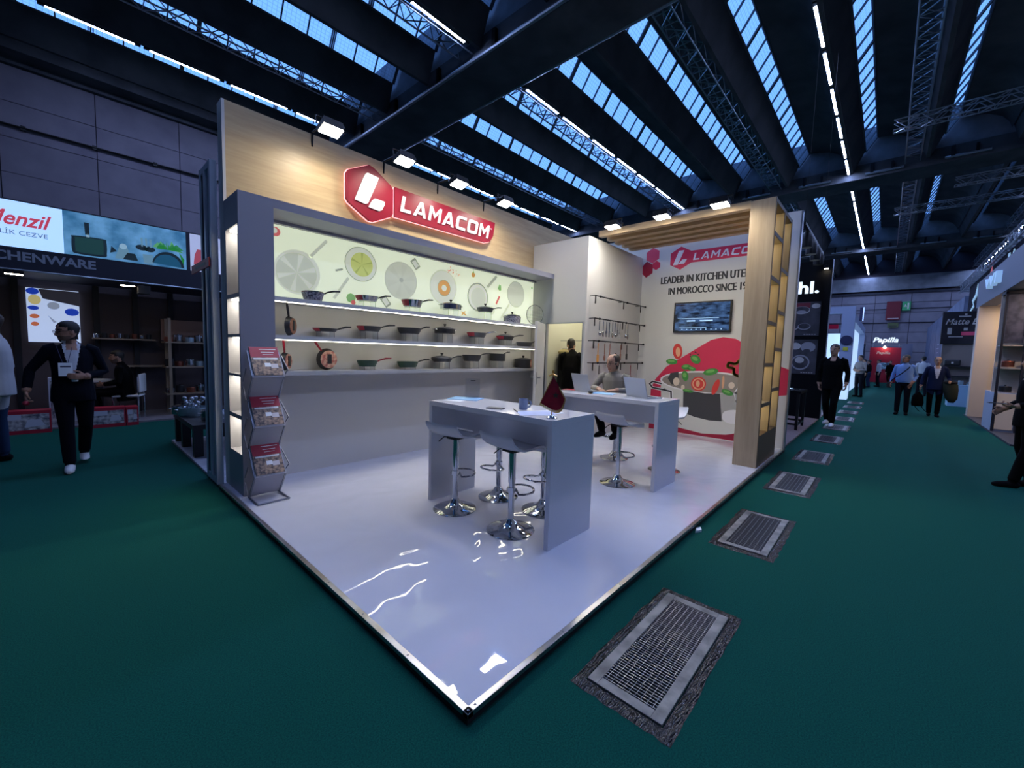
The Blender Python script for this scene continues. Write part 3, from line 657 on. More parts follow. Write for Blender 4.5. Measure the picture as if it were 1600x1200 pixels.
# canopy and shelf column
cn = thing('wood_canopy', 'light oak slatted canopy above the meeting corner', 'canopy', (5.14, .34, 3.43))
MB().box((0, 0, 0), (.10, 2.27, .09)).obj('front_beam', 'oak_slat', cn)
for i in range(4): MB().box((.27 + i * .27, 0, .0), (.40 + i * .27, 2.27, .085)).obj('slat', 'oak_slat', cn)
MB().box((0, .0, .09), (1.35, 2.27, .1)).obj('top_board', 'oak_slat', cn)
mat('edge_brown', '64523c', .5); wood_mat('oak_inside', 'e8d8b4', 'd9c498', (9, 9, .8)); mat('led_soft', 'ffffff', .4, emis=(1., .9, .68), estr=16)
sc_ = thing('shelf_column', 'tall oak shelf column with open compartments facing the aisle', 'shelf', (5.14, .05, 0))
MB().box((0, 0, 0), (.03, .29, 3.52)).obj('front_panel', 'oak_column', sc_)
MB().box((1.16, 0, 0), (1.19, .29, 3.52)).obj('rear_panel', 'oak_inside', sc_)
MB().box((.03, .27, .43), (1.16, .29, 3.49)).obj('back_board', 'oak_inside', sc_)
MB().box((.03, .0, .0), (1.16, .29, .43)).obj('base', 'edge_brown', sc_)
MB().box((.03, .0, 3.47), (1.16, .29, 3.52)).obj('top_board', 'edge_brown', sc_)
MB().box((.60, .004, .43), (.63, .27, 3.47)).obj('divider', 'oak_inside', sc_)
MB().box((.59, -.002, .43), (.64, .006, 3.47)).obj('divider_edge', 'edge_brown', sc_)
for x in (-.002, 1.15): MB().box((x, -.003, .0), (x + .035, .004, 3.52)).obj('edge_band', 'edge_brown', sc_)
for x0, x1, zz in ((.03, .60, (3.08, 2.52, 1.94, 1.38, .84)), (.63, 1.16, (2.72, 2.13, 1.60, 1.02))):
    for z in zz:
        b = MB().box((x0, .0, z - .02), (x1, .27, z + .02)).obj('shelf_board', 'oak_inside', sc_)
        MB().box((x0, -.003, z - .025), (x1, .003, z + .025)).obj('shelf_edge', 'edge_brown', b)
for x0, x1, zz in ((.03, .60, (3.47, 3.06, 2.5, 1.92, 1.36, .82)), (.63, 1.16, (3.47, 2.70, 2.11, 1.58, 1.0))):
    for z in zz: MB().box((x0 + .04, .24, z - .012), (x1 - .04, .262, z - .004)).obj('led_strip', 'led_soft', sc_)
# ------------------------------------------------------------------ tables, stools and what stands on them
def bar_table(label, x0, x1, y0=.60, y1=2.06, h=.968):
    t = thing('bar_table', label, 'table', (x0, y0, 0)); D, L_ = x1 - x0, y1 - y0
    MB().box((0, 0, h - .045), (D, L_, h)).obj('table_top', 'white_gloss', t, bevel=.002)
    MB().box((0, 0, 0), (D, .04, h - .045)).obj('end_panel', 'white_gloss', t, bevel=.002)
    MB().box((0, L_ - .04, 0), (D, L_, h - .045)).obj('end_panel', 'white_gloss', t, bevel=.002)
    MB().box((D / 2 - .01, .04, h - .28), (D / 2 + .01, L_ - .04, h - .045)).obj('modesty_panel', 'white_gloss', t)
    return t
bar_table('front white glossy bar table holding the red flag and mug', 1.305, 1.88)
bar_table('rear white glossy bar table holding two laptops', 3.165, 3.75)
mat('seat_white', 'dcdce0', .25)
def stool_parts(t):
    seat = MB(); N_ = 14; prof = []
    # x from front (+) to raised lip (-)
    cur = [(.20, -.045), (.19, -.02), (.16, .0), (.10, .004), (.02, -.004), (-.06, -.004), (-.12, .012), (-.165, .05), (-.195, .10), (-.20, .11)]
    R = []
    for i, (x, z) in enumerate(cur):
        w = .19 - (.012 if i in (0, len(cur) - 1) else 0); ring = []
        for s in range(9):
            y = -w + 2 * w * s / 8; ring.append((x, y, z + .012 * (abs(y) / w) ** 2))
        R.append(ring)
    top = [p for r in R for p in r]; n = 9; m_ = len(R); V = top + [(x, y, z - .018) for x, y, z in top]; F = []
    for j in range(m_ - 1):
        for i in range(n - 1):
            a = j * n + i; F += [(a, a + 1, a + n + 1, a + n), tuple(q + m_ * n for q in (a, a + n, a + n + 1, a + 1))]
    per = [i for i in range(n)] + [j * n + n - 1 for j in range(1, m_)] + [(m_ - 1) * n + i for i in range(n - 2, -1, -1)] + [j * n for j in range(m_ - 2, 0, -1)]
    for i in range(len(per)):
        a, b = per[i], per[(i + 1) % len(per)]; F.append((a, b, b + m_ * n, a + m_ * n))
    seat.add([(x, y, z + .70) for x, y, z in V], F); so = seat.obj('seat', 'seat_white', t, smooth=60)
    MB().box((-.06, -.06, .655), (.06, .06, .682)).obj('seat_mount', 'black_metal', t)
    MB().lathe([(.001, .40), (.031, .40), (.031, .66), (.001, .66)], 20).obj('sleeve', 'chrome', t, smooth=True)
    MB().lathe([(.001, .02), (.025, .02), (.025, .41), (.001, .41)], 20).obj('column', 'chrome', t, smooth=True)
    MB().lathe([(.001, .0), (.195, .0), (.197, .006), (.18, .014), (.13, .026), (.08, .045), (.05, .07), (.036, .095), (.03, .10), (.001, .10)], 36).obj('base', 'chrome', t, smooth=35)
    fr = MB(); pts = []
    for i in range(17):
        a = -2.6 + 5.2 * i / 16; pts.append((.125 + .10 * math.cos(a) - .02, .12 * math.sin(a), .315 + .01 * math.cos(a)))
    fr.tube([(.03, -.02, .34)] + pts + [(.03, .02, .34)], .009, 8); fr.lathe([(.026, .32), (.034, .32), (.034, .36), (.026, .36)], 16); fr.obj('footrest', 'chrome', t, smooth=True)
    MB().tube([(.02, .03, .66), (-.02, .13, .655), (-.05, .17, .61)], .005, 6).obj('lever', 'black_metal', t)
    return t
ST = [('white bar stool on the near side of the front table, far end', 1.34, 1.70, .12), ('white bar stool on the near side of the front table, in front', 1.38, 1.04, -.06),
      ('white bar stool behind the front table, far end', 1.86, 1.65, PI + .1), ('white bar stool behind the front table, hidden by its end panel', 1.91, 1.12, PI - .1),
      ('white bar stool on the near side of the rear table', 3.16, 1.03, -.15), ('white bar stool under the seated man in grey', 4.17, 1.62, PI), ('white bar stool behind the end panel of the rear table', 4.10, .87, PI)]
st0 = stool_parts(thing('bar_stool', ST[0][0], 'stool', (ST[0][1], ST[0][2], 0), ST[0][3], 'white chrome bar stools'))
for lab, x, y, a in ST[1:]:
    c = copy_tree(st0, None, lab); c.location = (x, y, 0); c.rotation_euler = (0, 0, a)
TZ = .968
# flag
mat('flag_red', 'a80f2a', .75, noise=(20, '920c24', 3)); mat('gold', 'b58a3c', .35, .8); mat('fringe', 'caa865', .7); mat('flag_star', '3d3327', .6)
fg = thing('table_flag', 'small red table flag with gold fringe and dark star', 'flag', (1.40, .68, TZ))
MB().lathe([(.001, 0), (.042, 0), (.042, .006), (.03, .012), (.012, .024), (.006, .03), (.001, .03)], 20).obj('base', 'chrome', fg, smooth=True)
MB().tube([(0, 0, .02), (0, 0, .335)], .004, 8).obj('pole', 'gold', fg)
tp = MB(); tp.ell((0, 0, .345), (.008, .008, .014), 8, 6); tp.tube([(.0, .035, .315), (0, 0, .33), (.0, -.035, .315)], .005, 6); tp.obj('finial', 'gold', fg, smooth=True)
# cloth: draped quad, hung from its corner; u runs picture-right (0.67,-0.74)
rt = Vector((.674, -.738, 0)); fw_ = Vector((.738, .674, 0))
def cl(u, z, d): return rt * u + Vector((0, 0, z)) + fw_ * d
NU, NV = 10, 14; V = []; 
def cloth_pt(s, t):
    top = Vector((.0, .32)); L = Vector((-.088, .115)); Rr = Vector((.092, .16)); B = Vector((.052, .055))
    e0 = top + (L - top) * t; e1 = top + (Rr - top) * min(1, t * 1.15)
    p = e0 + (e1 - e0) * s
    if t > .85: p = p + (B - (L + Rr) / 2) * ((t - .85) / .15) * math.sin(PI * min(1, max(0, s * 1.0))) * .9
    return p
for j in range(NV + 1):
    for i in range(NU + 1):
        s, t = i / NU, j / NV; p = cloth_pt(s, t); V.append(cl(p.x, p.y, -.012 + .014 * math.sin(s * 7 + t * 3) * t))
F = [(j * (NU + 1) + i, j * (NU + 1) + i + 1, (j + 1) * (NU + 1) + i + 1, (j + 1) * (NU + 1) + i) for j in range(NV) for i in range(NU)]
nv = len(V); V2 = V + [v + fw_ * .002 for v in V]
MB().add(V2, F + [tuple(q + nv for q in f[::-1]) for f in F]).obj('cloth', 'flag_red', fg, smooth=2, fix=False)
fb = MB(); ed = [V[j * (NU + 1)] for j in range(NV + 1)] + [V[NV * (NU + 1) + i] for i in range(1, NU + 1)] + [V[j * (NU + 1) + NU] for j in range(NV - 1, 5, -1)]
for k in range(len(ed) - 1):
    a, b = ed[k], ed[k + 1]
    for q in range(4):
        p = a + (b - a) * q / 4; dr = Vector((0, 0, -.020)) + (rt * -.006 if k < NV else rt * .004); fb.bar(p, p + dr, .004, .003)
tag(fb.obj('fringe', 'fringe', fg), kind='stuff')
sp = []
for i in range(10):
    a = PI / 2 + 2 * PI * i / 10; r = .026 if i % 2 == 0 else .011; sp.append(cl(.022 + r * math.cos(a), .175 + r * math.sin(a), -.028))
MB().prism(sp, fw_ * .001).obj('star', 'flag_star', fg)
# mug, phone, papers
mat('mug_blue', '8d9dbb', .35, noise=(25, '98a8c4', 2))
mg = thing('coffee_mug', 'pale blue grey mug on the front table', 'mug', (1.585, 1.12, TZ))
MB().lathe([(.001, 0), (.034, 0), (.038, .006), (.038, .092), (.0345, .092), (.034, .01), (.001, .009)], 24).obj('cup', 'mug_blue', mg, smooth=True)
MB().tube([(rt * .036 + Vector((0, 0, .075)))[:], (rt * .06 + Vector((0, 0, .07)))[:], (rt * .066 + Vector((0, 0, .045)))[:], (rt * .056 + Vector((0, 0, .025)))[:], (rt * .036 + Vector((0, 0, .02)))[:]], .006, 8).obj('handle', 'mug_blue', mg, smooth=True)
mat('phone_grey', '55555c', .3, .2)
ph = thing('mobile_phone', 'dark grey mobile phone lying on the front table', 'phone', (1.42, 1.29, TZ), .35)
MB().box((-.035, -.075, 0), (.035, .075, .009)).obj('case', 'phone_grey', ph, bevel=.004); MB().box((-.031, -.07, .009), (.031, .07, .0098)).obj('screen', 'black_plastic', ph)
mat('folder_blue', '8fc4ee', .4); mat('paper_blue', 'c9d3f0', .55)
def sheet(name, label, cat, c, w, h, rz, m, z0=TZ, th=.003):
    return tag(MB().box((-w / 2, -h / 2, 0), (w / 2, h / 2, th)).obj(name, m, None, (c[0], c[1], z0), (0, 0, rz)), label, cat)
sheet('folder', 'light blue folder at the far end of the front table', 'folder', (1.68, 1.965), .24, .31, .5, 'folder_blue', th=.006)
sheet('paper_sheet', 'white sheet under the edge of the blue folder', 'paper', (1.50, 1.93), .12, .2, .3, 'paper', th=.001)
sheet('paper_sheet', 'white paper sheet lying beside the mug and flag', 'paper', (1.49, .90), .21, .29, .9, 'paper_blue', th=.0015)
sheet('paper_sheet', 'second white paper sheet fanned under the one beside the mug', 'paper', (1.60, .90), .21, .27, 1.25, 'paper', th=.001)
pn = thing('pen', 'dark pen on the front table beside the mug', 'pen', (1.465, 1.10, TZ + .005)); MB().tube([(-.045, -.06, 0), (.045, .06, 0)], .0045, 6).obj('barrel', 'black_plastic', pn); MB().tube([(.045, .06, 0), (.05, .067, 0)], [.0045, .001], 6).obj('tip', 'chrome', pn)
mat('acrylic', 'f2f6f8', .04, trans=1.0)
ac = thing('sign_holder', 'clear acrylic sign holder standing at the far end of the front table', 'sign holder', (1.75, 1.80, TZ), .3)
ac.location = (1.80, 2.0, TZ); ac.rotation_euler = (0, 0, -.79)
MB().box((-.075, -.003, 0), (.075, .003, .2)).obj('upright', 'acrylic', ac); MB().box((-.075, -.05, 0), (.075, .05, .004)).obj('foot', 'acrylic', ac)
MB().box((-.02, -.0045, .175), (.03, -.0035, .181)).obj('printed_line', 'dark_print', ac)
# rear table: laptops, papers, keys
mat('laptop_alu', 'c3c8d2', .35, .6); mat('key_dark', '1b1b20', .5)
def laptop(label, c, rz):
    t = thing('laptop', label, 'laptop', (c[0], c[1], TZ), rz)
    MB().box((0, -.165, 0), (.24, .165, .014)).obj('base', 'laptop_alu', t, bevel=.004)
    kb = MB().box((.06, -.14, .014), (.17, .14, .0148)).obj('keyboard', 'key_dark', t)
    a = math.radians(17); l = MB(); l.prism([(.0, -.165, .012), (0, .165, .012), (-.225 * math.sin(a), .165, .012 + .225 * math.cos(a)), (-.225 * math.sin(a), -.165, .012 + .225 * math.cos(a))], (.006, 0, .002)); l.obj('lid', 'laptop_alu', t)
    return t
laptop('left silver laptop on the rear table, lid towards us', (3.50, 1.76), -.32); laptop('right silver laptop on the rear table, lid towards us', (3.46, .99), -.34)
sheet('folder', 'light blue folder between the two laptops', 'folder', (3.50, 1.44), .2, .26, .2, 'folder_blue', th=.005)
sheet('brochure', 'red and white brochure at the far end of the rear table', 'brochure', (3.60, 2.0), .14, .2, .2, 'red_sign')
ky = thing('key_bunch', 'dark key bunch in front of the left laptop', 'keys', (3.36, 1.55, TZ)); MB().ell((0, 0, .02), (.03, .035, .02), 10, 6).obj('fob', 'key_dark', ky, smooth=True)
for i in range(3): MB().box((-.05, -.03 + i * .02, .0), (-.0, -.02 + i * .02, .003)).obj('key', 'gold', ky)
# ------------------------------------------------------------------ brochure stand
mat('rack_grey', '8d8f99', .4, .5); mat('rack_panel', 'b6b3bd', .45); mat('brochure_red', '9c1138', .45); mat('brochure_photo', '23202e', .5, noise=(38, 'a88c78', 2)); mat('brochure_pale', 'c8c4cc', .5)
bs = thing('brochure_stand', 'folding zigzag brochure stand in front of the white tower', 'brochure stand', (.10, 2.95, 0))
Wd = .26; zt = [.0, .46, .92]; 
MB().tube([(0, .0, .012), (Wd, 0, .012), (Wd, .30, .012), (0, .30, .012), (0, 0, .012)], .009, 6).obj('foot_frame', 'rack_grey', bs)
for k, z in enumerate(zt):
    yb, zb = .26, z + .02           # back bottom of the leg panel
    yf, zf = .09, z + .235          # front fold
    yt, zt_ = .25, z + .47          # top back
    for x in (0, Wd):
        MB().bar((x, yb, zb), (x, yf, zf), .014).obj('side_bar', 'rack_grey', bs); MB().bar((x, yf, zf), (x, yt, zt_), .014).obj('side_bar', 'rack_grey', bs)
        sx = -.012 if x == 0 else .012
        ex = .0 if x == 0 else .045; ey = .36 if x == 0 else .16; z2 = z + (.16 if x == 0 else .30)
        MB().bar((x + sx, .26, z2 - .14), (x + sx + ex, ey, z2), .008).obj('scissor_bar', 'rack_grey', bs); MB().bar((x + sx + ex, ey, z2), (x + sx, .24, z2 + .15), .008).obj('scissor_bar', 'rack_grey', bs)
    MB().prism([(.007, yb, zb), (Wd - .007, yb, zb), (Wd - .007, yf, zf), (.007, yf, zf)], (0, .004, .003)).obj('leg_panel', 'rack_panel', bs)
    MB().prism([(.007, yf, zf), (Wd - .007, yf, zf), (Wd - .007, yt, zt_), (.007, yt, zt_)], (0, .005, -.004)).obj('tray_panel', 'rack_panel', bs)
    MB().prism([(.0, yf - .012, zf), (Wd, yf - .012, zf), (Wd, yf - .012 + .012, zf + .03), (0, yf - .012 + .012, zf + .03)], (0, -.004, .002)).obj('tray_lip', 'rack_panel', bs)
LV = ['bottom', 'middle', 'top']
for k, z in enumerate(zt):
    b0 = Vector((.10 + .01, 2.95 + .085, z + .235)); d = Vector((0, .16, .235)).normalized(); nn = Vector((0, -d.z, d.y))
    bt = thing('brochure', 'red topped brochure stack in the %s tray of the stand' % LV[k], 'brochure', b0[:])
    def bp(u0, u1, v0, v1, h0, h1, m, nm):
        P = [Vector((u, 0, 0)) + d * v + nn * h0 for u, v in ((u0, v0), (u1, v0), (u1, v1), (u0, v1))]
        return MB().prism([p[:] for p in P], (nn * (h1 - h0))[:]).obj(nm, m, bt)
    bp(0, .24, .01, .315, .006, .022, 'brochure_pale', 'pages'); bp(0, .24, .20, .315, .022, .0235, 'brochure_red', 'cover_top'); bp(.0, .24, .01, .2, .022, .0232, 'brochure_photo', 'cover_photo')
    bp(.08, .22, .285, .292, .0235, .0242, 'paper', 'cover_line'); bp(.09, .2, .255, .26, .0235, .0242, 'paper', 'cover_line'); bp(.1, .19, .23, .234, .0235, .0242, 'paper', 'cover_line')
    bp(.02, .22, .178, .195, .0232, .024, 'paper', 'cover_band'); bp(.10, .15, .10, .14, .0232, .024, 'paper', 'cover_box'); bp(.15, .21, .085, .13, .0232, .024, 'brochure_pale', 'cover_box')
# ------------------------------------------------------------------ pans on the shelves
mat('pan_black', '2e2f33', .4, .2); mat('pan_grey', '55575c', .38, .4); mat('pan_red', '8a1428', .4); mat('pan_copper', '8a5a4a', .4, .3, noise=(14, 'a87860', 3)); mat('pan_green', '1f4436', .4); mat('pan_steel', 'b4b6bb', .15, .95); mat('sleeve_print', 'c7c4cc', .5, noise=(60, '3b3550', 2)); mat('label_pale', 'd8b8a0', .5, noise=(25, 'a04a48', 3)); mat('red_tip', 'a8283c', .4)
def pan(label, x0, x1, z0, z1, hx=None, body='pan_black', handle='pan_black', lid=False, tip=False, sleeve=False, pot=False, hz=.03, base=None, square=False):
    """a pan lying level; x0..x1 span of the body, z0 bottom, z1 rim; handle reaches hx"""
    r = (x1 - x0) / 2; r = min(r, .17); cx = (x0 + x1) / 2; cy = 3.60; h = max(z1 - z0, .03)
    if lid: h = h * .6
    t = thing('saucepan' if pot else 'frying_pan', label, 'pot' if pot else 'pan', (cx, cy, z0), 0, 'cookware on the cabinet shelves')
    yr = min(r, .135); k = yr / r
    fl = .78 if not pot else .97
    prof = [(.002, .0), (r * fl, .0), (r * (fl + 1) / 2, h * .45), (r, h), (r - .006, h), (r * (fl + 1) / 2 - .006, h * .5), (r * fl - .006, .006), (.002, .006)]
    b = MB().lathe(prof, 28); b.v = [(x, y * k, z) for x, y, z in b.v]; bo = b.obj('body', body, t, smooth=35)
    if tip:
        w = MB().lathe([(r * fl + .004, h * .1), (r + .004, h * .95), (r + .001, h * .95), (r * fl, h * .1)], 28); w.v = [(x, y * k, z) for x, y, z in w.v]
        w2 = MB(); keep = {i for i, v in enumerate(w.v) if v[0] < -r * .55}
        fs_ = [f for f in w.f if all(i in keep for i in f)]; us = sorted({i for f in fs_ for i in f}); rm_ = {i: j for j, i in enumerate(us)}; w2.v = [w.v[i] for i in us]; w2.f = [tuple(rm_[i] for i in f) for f in fs_]; w2.obj('cardboard_wrap', 'red_tip', t, fix=False)
    if sleeve:
        w = MB().lathe([(r * fl + .006, h * .02), (r + .006, h * .85), (r + .003, h * .85), (r * fl + .003, h * .02)], 28); w.v = [(x, y * k, z) for x, y, z in w.v]; w.obj('printed_sleeve', 'sleeve_print', t)
    if hx:
        L_ = hx - cx - r * .9; P = [(r * .9, 0, h * .75), (r * .95 + L_ * .25, 0, h + hz * .3), (r * .95 + L_ * .6, 0, h + hz * .9), (r * .9 + L_, 0, h + hz)]
        MB().tube([(p[0] - .0, p[1] - .02 * i, p[2]) for i, p in enumerate(P)], [.008, .009, .011, .008], 8).obj('handle', handle, t, smooth=True)
    if pot and not hx:
        for s in (-1, 1): MB().tube([(s * r, -.03, h * .75), (s * (r + .035), -.03, h * .8), (s * (r + .035), .03, h * .8), (s * r, .03, h * .75)], .005, 6).obj('handle', 'pan_steel', t)
    if lid:
        l = MB().lathe([(.002, h + .035), (r * .5, h + .026), (r * .95, h + .004), (r * .98, h), (.002, h)], 28); l.v = [(x, y * k, z) for x, y, z in l.v]; lo = l.obj('lid', 'pan_steel' if body != 'pan_black' else 'pan_grey', t, smooth=35)
        MB().lathe([(.002, h + .03), (.01, h + .03), (.01, h + .048), (.022, h + .052), (.02, h + .068), (.002, h + .07)], 12).obj('knob', 'black_plastic', lo, smooth=True)
    if base is not None and z0 - base > .02:
        rs = thing('acrylic_riser', 'clear acrylic riser under the ' + ' '.join(label.split()[:11]).rstrip(','), 'riser', (cx, cy, base), 0, 'clear acrylic risers')
        q = r * .55; hh = z0 - base - .001; th = .002; MB().box((-q, -.06, hh - th), (q, .06, hh)).obj('top_plate', 'acrylic', rs)
        for s in (-1, 1): MB().box((s * q - th, -.06, 0), (s * q + th, .06, hh - th)).obj('side_plate', 'acrylic', rs)
S1, S2, S3 = 1.945, 1.555, 1.18
pan('steel saucepan in a printed sleeve, leftmost on the lit top shelf', .74, .96, 1.955, 2.05, 1.13, 'pan_steel', 'pan_black', sleeve=True, tip=True, base=S1)
pan('shallow steel pan with red wrap, second on the lit top shelf', 1.35, 1.63, 2.015, 2.075, 1.78, 'pan_steel', tip=True, base=S1)
pan('deep steel pan with curved black handle, third on the lit top shelf', 1.99, 2.28, 2.01, 2.10, 2.43, 'pan_steel', tip=True, base=S1)
pan('steel pot with domed lid, in the middle of the lit top shelf', 2.62, 2.96, 2.04, 2.16, None, 'pan_steel', lid=True, pot=True, base=S1)
pan('lidded dark pan in front of the printed pan on the lit top shelf', 3.34, 3.62, 2.07, 2.17, 3.79, 'pan_grey', 'pan_steel', lid=True, base=S1)
pan('steel pot with blue printed sleeve and lid, right end of the lit top shelf', 3.96, 4.27, 1.946, 2.14, None, 'pan_steel', lid=True, pot=True, sleeve=True)
pan('flat dark pan with red tip, left on the middle shelf', .85, 1.12, 1.62, 1.655, 1.26, 'pan_black', tip=True, base=S2)
pan('dark pan with red tip on the middle shelf, under the lime print', 1.37, 1.67, 1.655, 1.715, 1.84, 'pan_black', tip=True, base=S2)
pan('plain dark frying pan on the middle shelf, left of the lidded one', 1.92, 2.27, 1.655, 1.73, 2.38, 'pan_black', base=S2)
pan('small dark wok with tilted lid, centre of the middle shelf', 2.53, 2.85, 1.69, 1.80, None, 'pan_black', lid=True, pot=True, base=S2)
pan('grey pan with bright red side, right half of the middle shelf', 3.13, 3.50, 1.665, 1.735, 3.68, 'pan_grey', 'pan_steel', tip=True, base=S2)
pan('lidded dark pan with red side, right part of the middle shelf', 3.79, 4.13, 1.65, 1.755, 4.35, 'pan_black', lid=True, tip=True, base=S2)
pan('flat grey grill pan, rightmost on the middle shelf', 4.29, 4.62, 1.556, 1.63, 4.78, 'pan_grey')
pan('dark green frying pan with red handle on the bottom ledge', 1.37, 1.62, 1.225, 1.295, 1.79, 'pan_green', 'pan_red', base=S3)
pan('dark green frying pan with black handle on the bottom ledge', 1.93, 2.22, 1.21, 1.285, 2.38, 'pan_green', base=S3)
pan('black lidded pan with knob, middle of the bottom ledge', 2.47, 2.82, 1.285, 1.375, 2.96, 'pan_black', lid=True, base=S3)
pan('deep black pan, fourth piece from the right on the bottom ledge', 3.06, 3.38, 1.295, 1.39, 3.55, 'pan_black', base=S3)
pan('small deep black saucepan, near the right end of the bottom ledge', 3.65, 3.92, 1.30, 1.42, 4.02, 'pan_black', pot=True, base=S3)
pt = thing('packed_pot', 'black pot with printed carton sleeve, right end of the bottom ledge', 'pot', (4.46, 3.62, S3), 0, 'cookware on the cabinet shelves')
MB().lathe([(.002, 0), (.14, 0), (.15, .02), (.15, .15), (.144, .15), (.14, .01), (.002, .008)], 28).obj('body', 'pan_black', pt, smooth=35)
lo = MB().lathe([(.002, .18), (.08, .172), (.15, .155), (.15, .15), (.002, .15)], 28).obj('lid', 'pan_grey', pt, smooth=35); MB().lathe([(.002, .17), (.012, .178), (.022, .195), (.02, .215), (.002, .218)], 12).obj('knob', 'black_plastic', lo, smooth=True)
w = MB(); R = [[(.153 * math.cos(a) , .153 * math.sin(a), z) for a in [(-.48 + .52 * i / 8) * PI for i in range(9)]] for z in (.02, .145)]
for j in range(8): w.add([R[0][j], R[0][j + 1], R[1][j + 1], R[1][j]], [(0, 1, 2, 3)])
w.obj('carton_sleeve', 'label_pale', pt, fix=False)
def standing(label, c, r, rz, tilt, hdir, hlen, body, face, handle):
    """pan shown on edge: disc in local xz plane facing -y"""
    t = thing('frying_pan', label, 'pan', c, rz, 'cookware on the cabinet shelves')
    b = MB().lathe([(.002, 0), (r * .82, 0), (r, -.045), (r - .005, -.045), (r * .82, -.006), (.002, -.006)], 28, axis='y'); b.v = [(x, y, z + r) for x, y, z in b.v]; b.obj('body', body, t, smooth=35)
    f = MB().lathe([(.002, .006), (r * .8, .006), (r * .8, .001), (.002, .001)], 28, axis='y'); f.v = [(x, y, z + r) for x, y, z in f.v]; f.obj('label_card', face, t)
    a = hdir; p0 = Vector((r * math.cos(a), .02, r + r * math.sin(a))); p1 = p0 + Vector((math.cos(a), -.1, math.sin(a))) * hlen
    MB().tube([p0[:], ((p0 + p1) / 2)[:], p1[:]], [.009, .013, .010], 8).obj('handle', handle, t, smooth=True)
    MB().box((-.02, -.012, r - .05), (.03, -.006, r + .06)).obj('card_strip', 'pan_black', t)
standing('copper toned pan standing on edge at the left of the middle shelf', (.64, 3.60, S2), .105, .85, 0, 2.1, .17, 'pan_black', 'pan_copper', 'pan_black')
standing('pan standing on edge behind the brochures on the bottom ledge', (.59, 3.60, S3), .10, .85, 0, 2.0, .16, 'pan_black', 'label_pale', 'pan_red')
standing('round pan with food label standing upright on the bottom ledge', (1.03, 3.62, S3), .125, .12, 0, 2.25, .17, 'pan_black', 'label_pale', 'pan_red')
sp_ = thing('splatter_screen', 'round wire splatter screen leaning at the right end of the lit shelf', 'splatter screen', (4.62, 3.52, S1), -.35)
ring = [(.17 * math.cos(2 * PI * i / 32), 0, .175 + .17 * math.sin(2 * PI * i / 32)) for i in range(33)]
MB().tube(ring, .006, 6, cap=False).obj('rim', 'pan_steel', sp_, smooth=True)
ms = MB()
for i in range(-8, 9):
    c_ = i * .02; hl = math.sqrt(max(.17 ** 2 - c_ ** 2, 0)); ms.bar((c_, 0, .175 - hl), (c_, 0, .175 + hl), .003); ms.bar((-hl, 0, .175 + c_), (hl, 0, .175 + c_), .003)
tag(ms.obj('mesh', 'pan_steel', sp_), kind='stuff')
MB().tube([(.12, 0, .06), (.2, -.02, .0)], .006, 6).obj('handle', 'pan_steel', sp_)
# cookware inside the oak column
pan_ = lambda *a: None
def small_pan(label, c, r, h, m):
    t = thing('frying_pan', label, 'pan', c, 0, 'cookware in the oak column'); MB().lathe([(.002, 0), (r * .8, 0), (r, h), (r - .005, h), (r * .8 - .005, .006), (.002, .006)], 22).obj('body', m, t, smooth=35)
    MB().tube([(r * .9, 0, h * .8), (r + .09, 0, h + .03)], [.008, .01], 8).obj('handle', 'pan_black', t, smooth=True)
small_pan('dark pan low in the near compartments of the oak column', (5.42, .2, .862), .11, .05, 'pan_black'); small_pan('dark pan in the far compartments of the oak column', (5.98, .2, 1.04), .11, .06, 'pan_black'); small_pan('small pan at head height in the near compartments of the oak column', (5.42, .2, 1.402), .10, .04, 'pan_grey')
sm = thing('steel_tray', 'tall steel tray standing in the far compartments of the oak column', 'tray', (5.95, .24, 1.622)); MB().box((-.12, -.01, 0), (.12, .01, .40)).obj('plate', 'pan_steel', sm, bevel=.008); MB().tube([(-.12, -.02, .05), (-.12, -.05, .1), (-.12, -.05, .3), (-.12, -.02, .35)], .008, 6).obj('handle', 'pan_steel', sm)
# ------------------------------------------------------------------ hanging rails with utensils
RZ = [2.425, 2.056, 1.683, 1.31]; RN = ['top', 'second', 'third', 'lowest']
for k, z in enumerate(RZ):
    t = thing('hanging_rail', '%s black hanging rail on the white storage wall' % RN[k], 'rail', (4.94, 2.606, z))
    MB().tube([(.0, -.11, 0), (1.9, -.11, 0)], .011, 8).obj('rail', 'black_metal', t, smooth=True)
    for x in (.0, .98, 1.68):
        MB().box((x - .012, -.115, -.13), (x + .012, -.105, .0)).obj('drop_plate', 'black_metal', t)
        MB().bar((x, -.11, 0), (x, -.004, 0), .012).obj('wall_arm', 'black_metal', t)
    for x in (.16, 1.12, 1.88): MB().ell((x, -.11, 0), (.035, .02, .02), 10, 6).obj('joint', 'black_metal', t, smooth=True)
mat('wood_tool', 'c98a3a', .5); mat('wood_tool_dark', '8a5a48', .5)
def utensil(label, x, z, L_, kind, m, cat='utensil'):
    t = thing('hanging_' + kind, label, cat, (x, 2.49, z), 0, 'utensils on the hanging rails')
    MB().tube([(0, .0, .01), (0, -.01, .02), (0, .0, .028)], .003, 5).obj('hook', 'black_metal', t)
    MB().box((-.009, -.004, -L_ * .62), (.009, .004, 0)).obj('handle', m, t)
    if kind == 'ladle': MB().ell((0, -.02, -L_ * .82), (.04, .03, .035), 12, 6).obj('bowl', m, t, smooth=True)
    elif kind == 'spatula': MB().box((-.035, -.004, -L_), (.035, .004, -L_ * .6)).obj('blade', m, t, bevel=.01)
    elif kind == 'spoon': MB().ell((0, -.004, -L_ * .82), (.032, .01, .06), 12, 6).obj('bowl', m, t, smooth=True)
    else:
        for q in (-.02, 0, .02): MB().box((q - .004, -.003, -L_), (q + .004, .003, -L_ * .6)).obj('tine', m, t)
